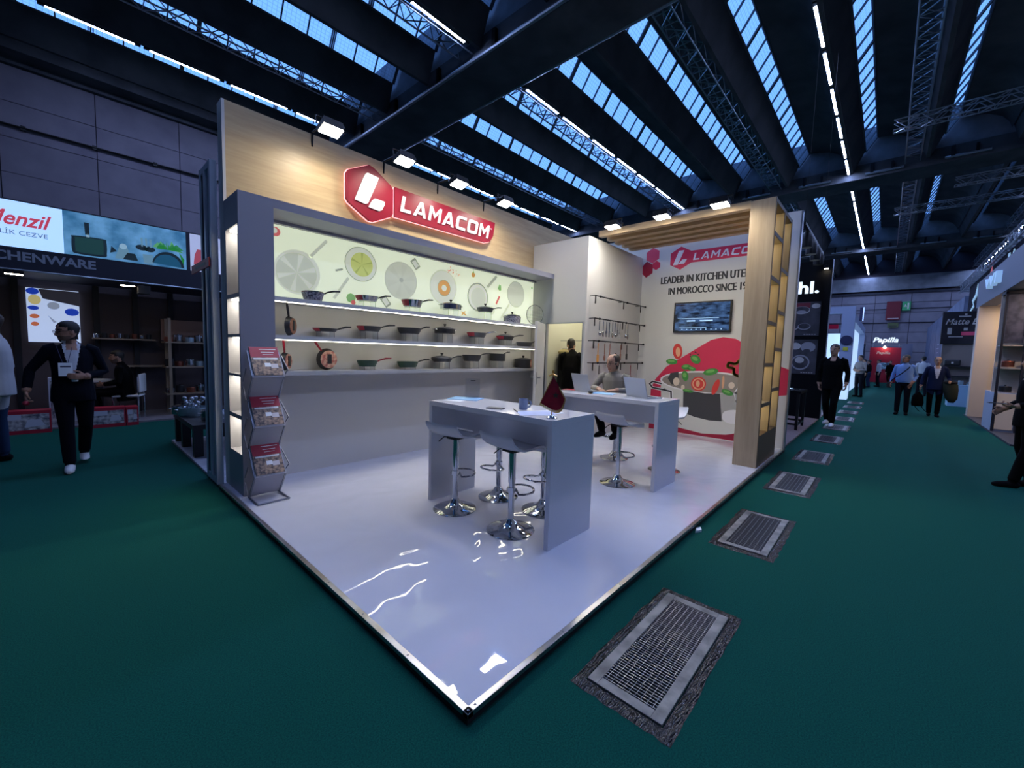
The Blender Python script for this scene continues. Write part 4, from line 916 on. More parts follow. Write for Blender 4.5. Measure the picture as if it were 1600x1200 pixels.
KN = ['ladle', 'spoon', 'spatula', 'fork', 'spoon', 'ladle', 'fork', 'spatula', 'ladle', 'spoon']
for i, x in enumerate((5.09, 5.22, 5.33, 5.43, 5.54, 5.63, 5.73, 5.82, 6.02, 6.12)):
    utensil('steel %s, %s tool from the left on the second hanging rail' % (KN[i], ['first', 'second', 'third', 'fourth', 'fifth', 'sixth', 'seventh', 'eighth', 'ninth', 'tenth'][i]), x, 2.02, .26 if i != 6 else .2, KN[i], 'pan_steel')
utensil('orange wooden spatula at the left of the third hanging rail', 5.08, 1.645, .32, 'spatula', 'wood_tool'); utensil('brown wooden spoon on the third hanging rail', 5.3, 1.645, .3, 'spoon', 'wood_tool_dark'); utensil('brown wooden spatula behind the seated man on the third hanging rail', 5.48, 1.645, .3, 'spatula', 'wood_tool_dark'); utensil('reddish wooden fork right of the seated man on the third hanging rail', 5.88, 1.645, .28, 'fork', 'wood_tool_dark'); utensil('black brush with white bristles at the right of the third hanging rail', 6.12, 1.645, .27, 'spatula', 'black_plastic')
utensil('black ladle at the left of the lowest hanging rail', 5.14, 1.27, .25, 'ladle', 'black_plastic'); utensil('red brown spoon at the right of the lowest hanging rail', 6.31, 1.27, .3, 'spoon', 'pan_red')
# coats in the storage room
mat('coat_black', '0b0b0d', .9); mat('fur', 'b8a878', .95, bump=(60, 1, .02)); mat('coat_green', '2a2c1c', .9)
for i, (lab, y, fur) in enumerate((('black coat with pale fur collar hanging in the storage doorway', 3.58, True), ('dark coat hanging deep in the storage room by its right wall', 2.74, False))):
    t = thing('hanging_coat', lab, 'coat', (5.9 if not fur else 5.7, y, .45)); b = MB(); R = []
    for z, w_, d_ in ((0, .20, .10), (.4, .19, .10), (.8, .18, .09), (1.0, .17, .08), (1.1, .08, .06)):
        R.append([(d_ * math.cos(2 * PI * q / 16) * (1 + .1 * math.sin(3 * q)), w_ * math.sin(2 * PI * q / 16) * (1 + .08 * math.cos(2 * q)), z) for q in range(16)])
    b.rings(R).obj('body', 'coat_black', t, smooth=2)
    if fur: MB().ell((-.04, .0, 1.03), (.10, .15, .06), 14, 8).obj('fur_collar', 'fur', t, smooth=2)
    MB().tube([(0, 0, 1.1), (0, 0, 1.22), (.03, 0, 1.25)], .005, 6).obj('hanger_hook', 'chrome', t)
cr_ = tag(MB().tube([(5.2, 2.68, 1.71), (5.2, 3.75, 1.71)], .012, 8).obj('coat_rod', 'chrome'), 'chrome coat rod across the storage room', 'rod'); cr_.location = (.55, 0, 0)
# ------------------------------------------------------------------ stand behind ours on the left: alu frame, bench, pots
mat('far_groove', '2c3446', .5); mat('grey_plank', 'a9a9b2', .5, noise=(6, '8e8e98', 3), stretch=(1, 8, 1)); mat('alu_blue', 'bcc6d8', .35, .05)
np_ = tag(MB().box((.02, 3.93, Z0), (7, 6.74, Z0 + .03)).obj('plank_platform', 'grey_plank'), 'grey plank floor of the stand behind the white wall', 'platform')
af = thing('aluminium_partition', 'tall aluminium framed partition at the left end of the wood wall', 'partition', (.0, 3.93, Z0 + .03))
for y in (.0, .40): MB().box((.0, y, 0), (.06, y + .05, 3.28)).obj('post', 'alu_blue', af, bevel=.004)
for y in (.055, .385): MB().box((.012, y, .06), (.05, y + .012, 3.22)).obj('groove_strip', 'far_groove', af)
for z in (.0, 3.22): MB().box((.005, .05, z), (.055, .40, z + .06)).obj('rail', 'alu_blue', af)
MB().box((.02, .07, .06), (.04, .385, 3.22)).obj('panel', mat('part_panel', 'a4aec2', .4), af)
MB().box((-.004, .19, .06), (.03, .25, 3.22)).obj('mullion', 'alu_blue', af)
rs_ = thing('red_sign', 'small dark red sign plate on the aluminium partition', 'sign', (-.02, 4.0, 2.22)); MB().box((0, -.05, 0), (.012, .75, .09)).obj('plate', mat('sign_dark_red', 'b8142a', .5), rs_); MB().box((-.002, .1, .03), (0, .55, .06)).obj('lettering', mat('sign_darker', '5c0a18', .5), rs_)
bn = thing('display_bench', 'black wooden bench carrying steel pots beside the partition', 'bench', (.04, 5.3, Z0 + .03))
MB().box((0, 0, .36), (.7, 1.35, .42)).obj('bench_top', mat('bench_black', '0d0d12', .4), bn)
for x, y in ((.01, .77), (.01, 1.24), (.59, .77), (.59, 1.24), (.01, .02), (.59, .02)): MB().box((x, y, 0), (x + .10, y + .10, .36)).obj('leg', 'bench_black', bn)
mat('pot_blue_steel', 'a8bcc4', .25, .5)
def pot(name, label, cat, loc, r, h, m, lid=True, group=None, handles=True):
    t = thing(name, label, cat, loc, 0, group); MB().lathe([(.002, 0), (r * .95, 0), (r, .02), (r, h), (r - .006, h), (r - .008, .01), (.002, .008)], 22).obj('body', m, t, smooth=35)
    if lid:
        l = MB().lathe([(.002, h + r * .22), (r * .5, h + r * .18), (r * .95, h + .01), (r, h), (.002, h)], 22).obj('lid', m, t, smooth=35); MB().lathe([(.002, h + r * .2), (.015, h + r * .22), (.02, h + r * .4), (.002, h + r * .42)], 10).obj('knob', 'black_plastic', l)
    if handles:
        for s in (-1, 1): MB().tube([(s * r, -.03, h * .75), (s * (r + .03), -.03, h * .8), (s * (r + .03), .03, h * .8), (s * r, .03, h * .75)], .006, 6).obj('handle', 'pan_steel', t)
    return t
pot('steel_pot', 'wide pale steel pot with cut-out rim on the black bench', 'pot', (.22, 6.25, .40), .19, .12, 'pot_blue_steel', False)
pot('steel_pot', 'darker steel pot at the bench corner beside the pale one', 'pot', (.13, 6.52, .40), .13, .11, 'pan_steel', True)
pot('steel_pot', 'lidded steel pot on the bench close to the partition', 'pot', (.33, 5.66, .40), .14, .13, 'pan_steel', True)
random.seed(21)
for i in range(12):
    a = 2 * PI * i / 12; tag(MB().ell((0, 0, 0), (.03, .03, .04), 10, 6).obj('steel_lid_knob', 'pan_steel', None, (.22 + .11 * math.cos(a) * (.5 + .5 * (i % 2)), 6.25 + .11 * math.sin(a) * (.5 + .5 * (i % 2)), .545 + .05 * (i % 3)), (a, a, 0), smooth=2), 'shiny steel knob heaped in the pale steel pot', 'knob', 'steel knobs in the pot')
# ------------------------------------------------------------------ cezve stand across the left aisle
mat('cz_wall', '544b4d', .75, spec=.2); mat('cz_floor', '6f6a70', .6); mat('cz_dark', '0d0d14', .6); mat('white_letter', '8d93a0', .5)
cf = tag(MB().box((-5, 8.98, Z0), (3.6, 13, Z0 + .03)).obj('grey_platform', 'cz_floor'), 'low grey floor of the dark kitchenware stand', 'platform')
cw = struct(MB().box((-5, 10.5, Z0 + .03), (3.6, 10.6, 2.9)).obj('wall_kitchenware', 'cz_wall'))
for x in (-2.2, -1.62, -.6, -.03, .54, 1.15, 1.7): MB().box((x, 10.44, Z0 + .03), (x + .085, 10.5, 2.9)).obj('post', 'cz_dark', cw)
fs = thing('stand_fascia', 'navy fascia with grey KITCHENWARE lettering', 'fascia', (-5, 8.93, 2.5))
MB().box((0, 0, 0), (8.6, .10, .34)).obj('board', 'navy', fs)
text('letter', 'KITCHENWARE', 'white_letter', fs, (5 - 1.995, -.002, .135), (1, 0, 0), (0, 0, 1), 1.395, .145, .004, 0, .03, split=True)
MB().box((0, .10, .0), (8.6, 1.5, .03)).obj('soffit', 'navy', fs)
lb = thing('light_box', 'long backlit banner above the kitchenware fascia', 'light box', (-5, 8.93, 2.84))
mat('lb_white', 'b9d4f2', .5, emis=(.42, .66, 1.0), estr=.95); mat('lb_red', 'c0304a', .5, emis=(.55, .06, .10), estr=.7); mat('lb_navy', '3a4a70', .5, emis=(.05, .08, .2), estr=.7)
mat('lb_blue', '5f93b8', .5, emis='5f93b8', estr=.8, noise=(3.5, '2f6488', 5)); mat('lb_pink', 'aab2cc', .5, emis=(.4, .45, .65), estr=.7)
for n, c in (('lbd_green', '1d4440'), ('lbd_dark', '14262e'), ('lbd_teal', '1a5670'), ('lbd_pale', '9fc2cf'), ('lbd_leaf', '2f8a4a'), ('lbd_leaf2', '64b06a'), ('lbd_steel', '6f98a8'), ('lbd_pot', 'b04a58')): mat(n, c, .5, emis=c, estr=.5)
MB().box((2.0, 0, 0), (4.04, .1, .70)).obj('white_panel', 'lb_white', lb); MB().box((4.04, 0, 0), (5.63, .1, .70)).obj('photo_panel', 'lb_blue', lb); MB().box((5.69, 0, 0), (7.4, .1, .70)).obj('photo_panel', 'lb_pink', lb)
MB().box((5.63, -.002, 0), (5.69, .1, .72)).obj('frame_post', 'navy', lb); MB().box((2.0, .0, .70), (7.4, .1, .72)).obj('frame_top', 'navy', lb)
text('lettering', 'Menzil', 'lb_red', lb, (3.22, -.001, .33), (1, 0, 0), (0, 0, 1), .70, .22, .001, .35, .02)
text('lettering', '\u00c7EL\u0130K CEZVE', 'lb_navy', lb, (3.26, -.001, .175), (1, 0, 0), (0, 0, 1), .61, .105, .001, 0, .0)
def lf(poly, m, k=1): return MB().prism([(x + 5, -.0008 * k, z - 2.84) for x, z in poly], (0, .0006, 0)).obj('print', m, lb)
def ce(cx, cz, rx, rz, n=24, a0=0, a1=2 * PI): return [(cx + rx * math.cos(a0 + (a1 - a0) * i / n), cz + rz * math.sin(a0 + (a1 - a0) * i / n)) for i in range(n)]
lf(smooth_poly([(-.87, 3.12), (-.84, 3.16), (-.5, 3.17), (-.46, 3.12), (-.46, 2.94), (-.5, 2.87), (-.82, 2.87), (-.87, 2.93)], 5), 'lbd_dark', 1); lf(smooth_poly([(-.83, 3.11), (-.81, 3.14), (-.53, 3.15), (-.5, 3.11), (-.5, 2.95), (-.53, 2.9), (-.8, 2.9), (-.83, 2.95)], 5), 'lbd_green', 2)
lf([(-.71, 3.2), (-.72, 3.4), (-.66, 3.4), (-.66, 3.2)], 'lbd_dark'); lf([(-.70, 3.16), (-.70, 3.22), (-.66, 3.22), (-.66, 3.16)], 'lbd_pale')
lf([(-.36, 2.88), (-.3, 3.1), (-.2, 3.1), (-.14, 2.88)], 'lbd_steel'); lf([(-.26, 2.88), (-.2, 3.0), (-.1, 3.0), (-.06, 2.88)], 'lbd_dark', 2); lf([(-.42, 2.96), (-.4, 3.08), (-.33, 3.0)], 'lbd_dark'); lf(ce(-.25, 3.1, .05, .05, 12), 'lbd_pale', 2)
lf(ce(.0, 3.13, .09, .05, 14), 'lbd_dark'); lf(ce(.1, 3.12, .08, .05, 14), 'lbd_dark'); 
for x in (-.01, .05, .11): lf([(x, 3.15), (x - .01, 3.3), (x + .02, 3.3), (x + .02, 3.15)], 'lbd_steel', 2)
lf(ce(.36, 2.86, .23, .26, 20, 0, PI) , 'lbd_dark', 2); lf(ce(.35, 2.86, .2, .21, 20, 0, PI), 'lbd_teal', 3); lf([(.02, 2.86), (.0, 3.02), (.14, 3.02), (.14, 2.86)], 'lbd_steel')
random.seed(9)
for i in range(16):
    a = .3 + 2.4 * i / 16; r = random.uniform(.18, .34); bx, bz = .36, 3.16; lf([(bx, bz), (bx + r * .6 * math.cos(a) - .015, bz + r * .55 * math.sin(a)), (bx + r * math.cos(a), bz + r * .3 * math.sin(a) - .04)], 'lbd_leaf' if i % 2 else 'lbd_leaf2', 1 + (i % 2) * .3)
for i in range(6): lf([(.52 + i * .012, 3.15 - i * .03), (.58, 2.9 - .0 * i), (.60, 3.02)], 'lbd_leaf', 1.6)
lf([(.74, 2.97), (.76, 3.15), (.80, 3.26), (.88, 3.26), (.92, 3.12), (.94, 2.97)], 'lbd_pot'); lf(ce(.84, 2.92, .12, .05, 16), 'lbd_dark', 2)
ro = tag(MB().tube([(-5, 8.86, 2.49), (3.6, 8.86, 2.49)], .014, 6).obj('light_rail', 'alu'), 'thin metal light rail under the kitchenware fascia', 'rail')
mat('spot_lens', 'ffffff', .3, emis=(1, .85, .62), estr=40)
for lab, x in (('spot lamp on the rail near the left picture edge', -1.5), ('spot lamp on the rail left of the partition', -.22)):
    t = thing('spot_lamp', lab, 'lamp', (x, 8.86, 2.44)); MB().box((-.10, -.05, -.02), (.10, .05, .03)).obj('head', 'black_metal', t); MB().box((-.09, -.045, -.028), (.09, .045, -.02)).obj('lens', 'spot_lens', t); MB().box((-.01, -.01, .03), (.01, .01, .05)).obj('clip', 'black_metal', t)
t = thing('loudspeaker', 'small black speaker hanging beside the spot lamp', 'speaker', (.0, 8.95, 2.3)); MB().box((-.09, -.06, 0), (.09, .06, .15)).obj('box', 'black_plastic', t, bevel=.01); MB().bar((0, 0, .15), (0, 0, .2), .02).obj('bracket', 'black_metal', t)
# lit poster, shelves, pots
mat('po_white', 'b8c8e8', .5, emis=(.42, .52, .75), estr=.9)
for n, c in (('po_blue', '1a3fb8'), ('po_dark', '2a2a34'), ('po_orange', 'c06a48'), ('po_yellow', 'c8bc80'), ('po_grey', '8f9cb4')): mat(n, c, .5, emis=c, estr=.6)
ps = thing('lit_poster', 'bright backlit food poster on the kitchenware stand wall', 'poster', (-1.45, 10.46, 1.38)); MB().box((0, -.02, 0), (.66, .02, .98)).obj('panel', 'po_white', ps)
def pq(poly, m, k=1): return MB().prism([(x, -.02 - .0008 * k, z) for x, z in poly], (0, .0006, 0)).obj('print', m, ps)
pq([(.2, .8), (.66, .7), (.66, .97), (.15, .97)], 'po_dark'); pq(ce(.08, .92, .08, .06, 12), 'po_blue', 2); pq(ce(.1, .77, .08, .09, 12), 'po_yellow', 2); pq(ce(.08, .62, .07, .04, 12), 'po_blue', 2); pq(ce(.56, .58, .095, .07, 12), 'po_blue', 2); pq(ce(.09, .47, .06, .04, 12), 'po_orange', 2); pq(ce(.09, .33, .05, .04, 12), 'po_orange', 2); pq(ce(.33, .68, .08, .07, 12), 'po_grey', 2); pq([(.25, .5), (.32, .36), (.36, .38)], 'po_grey', 2)
mat('shelf_wood', '8a7a68', .6)
for lab, x0, x1, z in (('thin wall shelf right of the walking man', -.64, .28, 1.49), ('lower wall shelf behind the seated man', -.2, .5, .95)):
    s_ = thing('wall_shelf', lab, 'shelf', (x0, 10.15, z)); MB().box((0, 0, -.025), (x1 - x0, .28, 0)).obj('board', 'shelf_wood', s_); MB().bar((.1, .28, -.1), (.1, .1, -.025), .02).obj('bracket', 'black_metal', s_)
mat('copper', '9a5a48', .3, .7)
for i in range(8):
    x = -.58 + i * .11; pot('cezve', '%s small pot from the left on the thin wall shelf' % ORD[i], 'pot', (x, 10.3, 1.49), .042, .07 + .03 * (i % 2), ('pan_steel', 'pan_black', 'copper')[i % 3], i % 2 == 0, 'pots on the thin wall shelf', False)
rk = thing('pot_rack', 'wooden rack with three shelves of pots beside the partition', 'rack', (.40, 9.55, Z0 + .03))
for x in (.0, .72): 
    for y in (.0, .4): MB().box((x, y, 0), (x + .05, y + .05, 1.95)).obj('post', 'shelf_wood', rk)
for z in (.40, .95, 1.45): MB().box((-.05, -.02, z), (.85, .47, z + .025)).obj('shelf_board', 'shelf_wood', rk)
MB().box((-.05, .42, 1.5), (.85, .44, 1.93)).obj('back_board', mat('rack_back', '7a5a48', .6), rk)
for j, z in enumerate((.40, .95, 1.45)):
    for i in range(5): pot('rack_pot', '%s pot from the left on the %s board of the pot rack' % (ORD[i], ('lower', 'middle', 'upper')[j]), 'pot', (.43 + .17 * i, 9.72 + .08 * (i % 2), z + .005), .075, .09 + .05 * ((i + j) % 2), ('pan_steel', 'pan_black', 'copper', 'pan_steel', 'pot_blue_steel')[(i + j) % 5], True, 'pots on the rack', False)
mat('box_red', 'a01830', .5); mat('box_white', 'b8b8c4', .5); mat('box_photo', '50505c', .5, noise=(16, 'c0b8b8', 3))
def carton(label, x, y, w, h, d=.25, m='box_red'):
    t = thing('product_carton', label, 'box', (x, y, Z0 + (.03 if y > 9 else 0)), 0, 'cookware cartons'); MB().box((0, 0, 0), (w, d, h)).obj('carton', m, t); MB().box((.02, -.002, .06), (w - .02, 0, h - .05)).obj('photo', 'box_photo', t); MB().box((w * .1, -.003, h - .13), (w * .5, -.002, h - .05)).obj('label', 'box_white', t)
    MB().prism([(w * .55, -.003, .1), (w * .9, -.003, .12), (w * .82, -.003, h * .6), (w * .6, -.003, h * .62)], (0, .001, 0)).obj('label', 'box_white', t)
carton('red printed carton at the foot of the kitchenware stand, far left', -1.82, 8.70, .62, .36); carton('red printed carton on the floor right of the walking man', -.78, 8.70, .45, .34); carton('second red carton on the floor next to the seated man', -.32, 8.72, .0 + .16, .33); carton('tall pale carton behind the hand of the walking man', -1.22, 8.99, .42, .85, .25, 'box_white')
ct_ = thing('round_table', 'small pale round table by the seated man in black', 'table', (-.72, 9.75, Z0 + .03)); MB().lathe([(.002, .70), (.32, .70), (.32, .73), (.002, .73)], 28).obj('table_top', 'white_matt', ct_); MB().tube([(0, 0, 0), (0, 0, .70)], .03, 10).obj('leg', 'chrome', ct_); MB().lathe([(.002, 0), (.2, 0), (.2, .02), (.002, .03)], 24).obj('foot', 'chrome', ct_)
def chair(label, loc, rz, m):
    t = thing('meeting_chair', label, 'chair', loc, rz); MB().box((-.2, -.2, .42), (.2, .2, .46)).obj('seat', m, t, bevel=.02); MB().box((-.22, -.2, .5), (-.18, .2, .85)).obj('backrest', m, t, bevel=.02)
    for x in (-.18, .18):
        for y in (-.18, .18): MB().tube([(x, y, 0), (x, y, .42 if x > 0 else .8)], .012, 8).obj('leg', 'chrome', t)
chair('pale chair under the seated man in black', (-.22, 9.45, Z0 + .03), PI * .9, 'white_matt')
# ------------------------------------------------------------------ black stand with white glowing letters
mat('black_wall', '040508', .6, spec=.15); mat('pink_floor', '8f7d7d', .5, noise=(5, '7d6c6c', 3), stretch=(1, 6, 1)); mat('glow_letter', 'ffffff', .4, emis=(.75, .9, 1.0), estr=1.1); mat('side_lit', 'a8c8f0', .4, emis=(.35, .6, .95), estr=.5)
tag(MB().box((6.97, .06, Z0), (14.5, 3.6, Z0 + .03)).obj('wood_platform', 'pink_floor'), 'brownish pink floor of the black stand beyond ours', 'platform')
aw = struct(MB().box((12.0, .03, Z0 + .03), (12.12, 3.6, 4.0)).obj('wall_black_stand', 'black_wall'))
MB().box((11.99, .02, Z0 + .03), (12.13, .032, 4.0)).obj('edge_trim', 'alu', aw)
text('letter', 'ahl.', 'glow_letter', aw, (11.99, .93, 3.18), (0, -1, 0), (0, 0, 1), .66, .31, .012, 0, .03, split=True)
mat('ps_grey', '4a474e', .5, noise=(4, '2c2b32', 4)); mat('ps_light', '9c9aa0', .5); mat('ps_red', '6f1426', .5); mat('ps_pale', 'c2bcb8', .5)
for k, (z0, z1, lab) in enumerate(((2.10, 2.97, 'upper dark poster with steel pans on the black stand wall'), (1.11, 2.0, 'lower dark poster with dishes on the black stand wall'))):
    t = thing('pan_poster', lab, 'poster', (11.985, .2, z0)); MB().box((0, 0, 0), (.015, .60, z1 - z0)).obj('panel', 'ps_grey', t); hh = z1 - z0
    def pz(cy, cz, ry, rz, m, k2): return MB().prism([(-.0008 * k2, cy + ry * math.cos(2 * PI * i / 20), cz + rz * math.sin(2 * PI * i / 20)) for i in range(20)], (.0006, 0, 0)).obj('print', m, t)
    if k == 0:
        MB().box((-.002, .22, .72), (-.001, .6 - .01, hh - .02)).obj('print', 'ps_red', t); pz(.40, .66, .18, .1, 'ps_pale', 3); pz(.40, .67, .165, .085, 'ps_grey', 4); pz(.40, .62, .1, .04, 'ps_light', 5); pz(.10, .76, .09, .06, 'ps_pale', 3)
        pz(.32, .24, .14, .085, 'ps_light', 3); pz(.32, .25, .12, .07, 'ps_grey', 4); MB().prism([(-.003, .44, .2), (-.003, .58, .1), (-.003, .59, .12), (-.003, .44, .23)], (.0006, 0, 0)).obj('print', 'ps_pale', t)
    else:
        pz(.47, .72, .12, .09, 'ps_pale', 3); pz(.2, .7, .16, .13, 'ps_light', 3); pz(.22, .6, .08, .05, 'ps_grey', 4); pz(.34, .3, .2, .2, 'ps_light', 3); pz(.34, .3, .17, .16, 'ps_grey', 4); pz(.36, .36, .1, .08, 'ps_pale', 5)
    for i in range(5): MB().box((-.002, .06 + i * .055, .03), (-.001, .095 + i * .055, .045)).obj('caption', 'ps_pale', t)
tt = thing('black_table', 'black framed display table of the black stand', 'table', (9.35, .14, Z0 + .03))
MB().box((0, 0, .78), (.95, .62, .83)).obj('table_top', 'black_wall', tt)
for x in (.02, .88):
    for y in (.02, .55): MB().box((x, y, 0), (x + .05, y + .05, .78)).obj('leg', 'black_metal', tt)
for x in (.02, .88): MB().box((x, .07, .10), (x + .05, .55, .14)).obj('rail', 'black_metal', tt)
MB().box((.07, .02, .10), (.88, .06, .14)).obj('rail', 'black_metal', tt)
for i in range(7):
    t = thing('steel_cutlery', '%s shiny steel utensil from the left on the black display table' % ORD[i], 'utensil', (9.42 + .1 * i, .30 + .03 * (i % 3), .815), .3 * i, 'utensils on the black table'); MB().bar((-.12, 0, .01), (.05, 0, .012), .018, .008).obj('handle', 'chrome', t); MB().ell((.09, 0, .015), (.045, .03, .012), 10, 6).obj('bowl', 'chrome', t, smooth=2)
gt = thing('lamp_gantry', 'black lamp gantry with dark spotlights above the black stand', 'gantry', (11.0, .25, 3.9)); MB().box((-2, 0, .25), (1.1, .06, .31)).obj('beam', 'black_metal', gt); MB().box((-2, 2.0, .25), (1.1, 2.06, .31)).obj('beam', 'black_metal', gt)
for x in (-2, 1.04): MB().box((x, .06, .25), (x + .06, 2.0, .31)).obj('beam', 'black_metal', gt)
for i, x in enumerate((-1.5, -.8, -.1, .5)):
    h = MB(); h.lathe([(.002, -.2), (.10, -.2), (.11, .0), (.06, .12), (.002, .14)], 14); h.v = [(a + x, b * 1.0 + .03, c + .1) for a, b, c in h.v]; ho = h.obj('spot_head', 'black_plastic', gt, smooth=35); MB().bar((x, .03, .2), (x, .03, .26), .03).obj('clamp', 'black_metal', ho)
for dx in (-1.9, .9): MB().bar((dx, .03, .3), (dx, .03, 5.0), .004).obj('hanger_wire', 'black_metal', gt)
sl_ = thing('spot_lamp', 'small glowing spot lamp above the white glowing letters', 'lamp', (11.9, .15, 3.76)); MB().lathe([(.002, 0), (.05, 0), (.05, .09), (.002, .1)], 14).obj('head', 'black_metal', sl_); MB().lathe([(.002, -.004), (.045, -.004), (.045, 0), (.002, 0)], 14).obj('lens', mat('spot_warm', 'fff', .3, emis=(1, .8, .55), estr=25) if False else 'spot_lens', sl_); MB().box((0, -.01, .04), (.1, .01, .06)).obj('bracket', 'black_metal', sl_)
# ------------------------------------------------------------------ white stand further on, far stands
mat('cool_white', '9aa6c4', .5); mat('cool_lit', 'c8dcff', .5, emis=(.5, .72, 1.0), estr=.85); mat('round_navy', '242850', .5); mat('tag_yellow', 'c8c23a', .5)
ws = thing('white_portal_stand', 'white portal framed stand with bluish lit walls further up the aisle', 'stand', (20.9, -.05, Z0))
MB().box((0, 0, 0), (.4, .42, 3.52)).obj('corner_post', 'cool_white', ws); MB().box((0, 0, 3.52), (.4, 4, 3.80)).obj('lintel', 'cool_white', ws); MB().box((.4, 0, 3.2), (10.4, .25, 3.52)).obj('side_band', 'cool_white', ws)
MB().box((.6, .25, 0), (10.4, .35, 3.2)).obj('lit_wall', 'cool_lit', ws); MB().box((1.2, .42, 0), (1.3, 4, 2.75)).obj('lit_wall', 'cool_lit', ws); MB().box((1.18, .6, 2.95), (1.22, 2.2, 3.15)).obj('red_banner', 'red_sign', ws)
for q in (MB().lathe([(.002, 0), (.2, 0), (.2, .03), (.002, .03)], 24, axis='x'),): q.v = [(a - .04, b + .21, c + 2.40) for a, b, c in q.v]; q.obj('round_sign', 'round_navy', ws)
MB().box((-.04, .14, 1.98), (0, .30, 2.12)).obj('yellow_tag', 'tag_yellow', ws)
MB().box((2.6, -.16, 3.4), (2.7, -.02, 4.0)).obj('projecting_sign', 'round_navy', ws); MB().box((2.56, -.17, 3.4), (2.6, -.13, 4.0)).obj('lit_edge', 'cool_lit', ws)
MB().box((10.4, 0.0, 0), (10.7, .35, 3.52)).obj('rear_post', 'cool_white', ws)
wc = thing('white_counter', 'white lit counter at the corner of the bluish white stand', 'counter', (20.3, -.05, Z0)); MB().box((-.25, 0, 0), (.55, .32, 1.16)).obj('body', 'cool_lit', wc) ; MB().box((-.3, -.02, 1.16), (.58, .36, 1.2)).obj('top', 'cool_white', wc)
def block_stand(label, x0, x1, y0, y1, h, m, m2):
    t = thing('far_stand', label, 'stand', (x0, min(y0, y1), Z0)); w = abs(y1 - y0); MB().box((0, 0, h - .6), (x1 - x0, w, h)).obj('fascia', m, t)
    for x in (0, (x1 - x0) - .2): MB().box((x, 0, 0), (x + .2, w, h - .6)).obj('post', m, t)
    MB().box((.2, w * .6, 0), (x1 - x0 - .2, w * .7, h - .6)).obj('inner_wall', m2, t); MB().box((.5, w * .2, 0), (x1 - x0 - .6, w * .4, 1.0)).obj('counter', m, t)
mat('far_grey', '6a7088', .6); mat('far_dark', '23242e', .6); mat('far_beige', 'a49a94', .6)
block_stand('far grey stand after the bluish white one, left of the aisle', 32.2, 36.2, .0, 3, 3.3, 'far_grey', 'far_beige'); block_stand('far dark stand left of the aisle before the red one', 36.6, 41.4, .3, 3, 3.0, 'far_dark', 'red_sign')
pa = thing('red_stand', 'red stand with glowing script letters at the end of the aisle', 'stand', (42.0, -2.2, Z0)); mat('papilla_red', 'a8142e', .5)
MB().box((0, .3, 0), (.3, 2.1, 2.72)).obj('red_wall', 'papilla_red', pa); MB().box((0, -.3, 0), (.3, .3, 3.0)).obj('side_wall', 'far_grey', pa); text('letter', 'Papilla', 'glow_letter', pa, (-.02, 1.97, 3.0), (0, -1, 0), (0, 0, 1), 1.45, .5, .02, .25, .02, split=True)
MB().box((.05, .3, 2.88), (.1, 2.1, 2.92)).obj('sign_bar', 'alu', pa)
for y in (.45, 1.95): MB().box((.05, y - .02, 2.72), (.1, y + .02, 3.02)).obj('sign_post', 'alu', pa)
text('lettering', 'Papilla', 'ps_pale', pa, (-.004, 1.7, 2.15), (0, -1, 0), (0, 0, 1), .8, .26, .002, .2, .01)
MB().box((-.04, .9, 1.05), (0, 1.6, 1.55)).obj('screen', 'tv_screen', pa); MB().ell((-.3, 1.25, 2.72), (.09, .09, .09), 10, 6).obj('lamp_bulb', 'spot_lens', pa)
MB().bar((0, 1.25, 2.68), (-.3, 1.25, 2.78), .03).obj('lamp_arm', 'alu', pa)
mat('banner_red', '6a0e22', .6); mat('exit_green', '1f6a4a', .5, emis=(.02, .2, .12), estr=.4); mat('sign_olive', '55603a', .5)
for nm, lab, cat, y0, y1, z0, z1, m in (('red_banner', 'dark red banner hanging on the far hall wall', 'banner', -.78, -1.70, 5.2, 6.78, 'banner_red'), ('exit_sign', 'green exit sign beside the dark red banner', 'sign', -1.78, -2.28, 5.98, 6.72, 'exit_green'), ('olive_sign', 'small olive sign under the dark red banner', 'sign', -.95, -1.64, 4.55, 4.95, 'sign_olive')):
    t = thing(nm, lab, cat, (47.36, y1, z0)); MB().box((-.05, 0, 0), (.03, y0 - y1, z1 - z0)).obj('panel', m, t)
    if nm == 'exit_sign':
        e_ = 'ps_pale'; MB().box((-.055, .1, .12), (-.05, .2, .62)).obj('pictogram', e_, t); MB().prism([(-.055, .22, .3), (-.055, .42, .3), (-.055, .32, .55)], (.004, 0, 0)).obj('pictogram', e_, t)
    else: MB().box((-.053, .1, .1), (-.05, y0 - y1 - .1, .16)).obj('lettering', 'ps_pale' if nm == 'red_banner' else 'navy', t)
# ------------------------------------------------------------------ right side: cream stand, navy hanging sign, matte black stand
mat('cream', 'd8c4b0', .55); mat('cream_shaded', '777c8a', .55); mat('frame_dark', '1a1826', .5); mat('pale_blue', '8fb4d0', .5); mat('cream_floor', '38363c', .6)
tag(MB().box((11.06, -7.5, Z0), (17.4, -2.98, Z0 + .035)).obj('dark_platform', 'cream_floor'), 'dark low platform of the cream stand on the right', 'platform')
cs = thing('cream_portal', 'cream portal of the right stand with deep fascia and corner post', 'stand', (10.6, -2.98, Z0 + .035))
MB().box((0, -.32, 3.17), (6.75, 0, 3.93)).obj('fascia', 'cream_shaded', cs); MB().box((6.12, -.32, 0), (6.45, 0, 3.17)).obj('corner_post', 'cream', cs); MB().box((0, -4.3, 3.17), (6.4, -.32, 3.25)).obj('ceiling_panel', 'cream', cs)  # fascia is cream too, its dim light painted in as grey-blue
MB().box((6.2, -4.3, 0), (6.4, -.32, 3.17)).obj('side_wall', 'cream', cs)
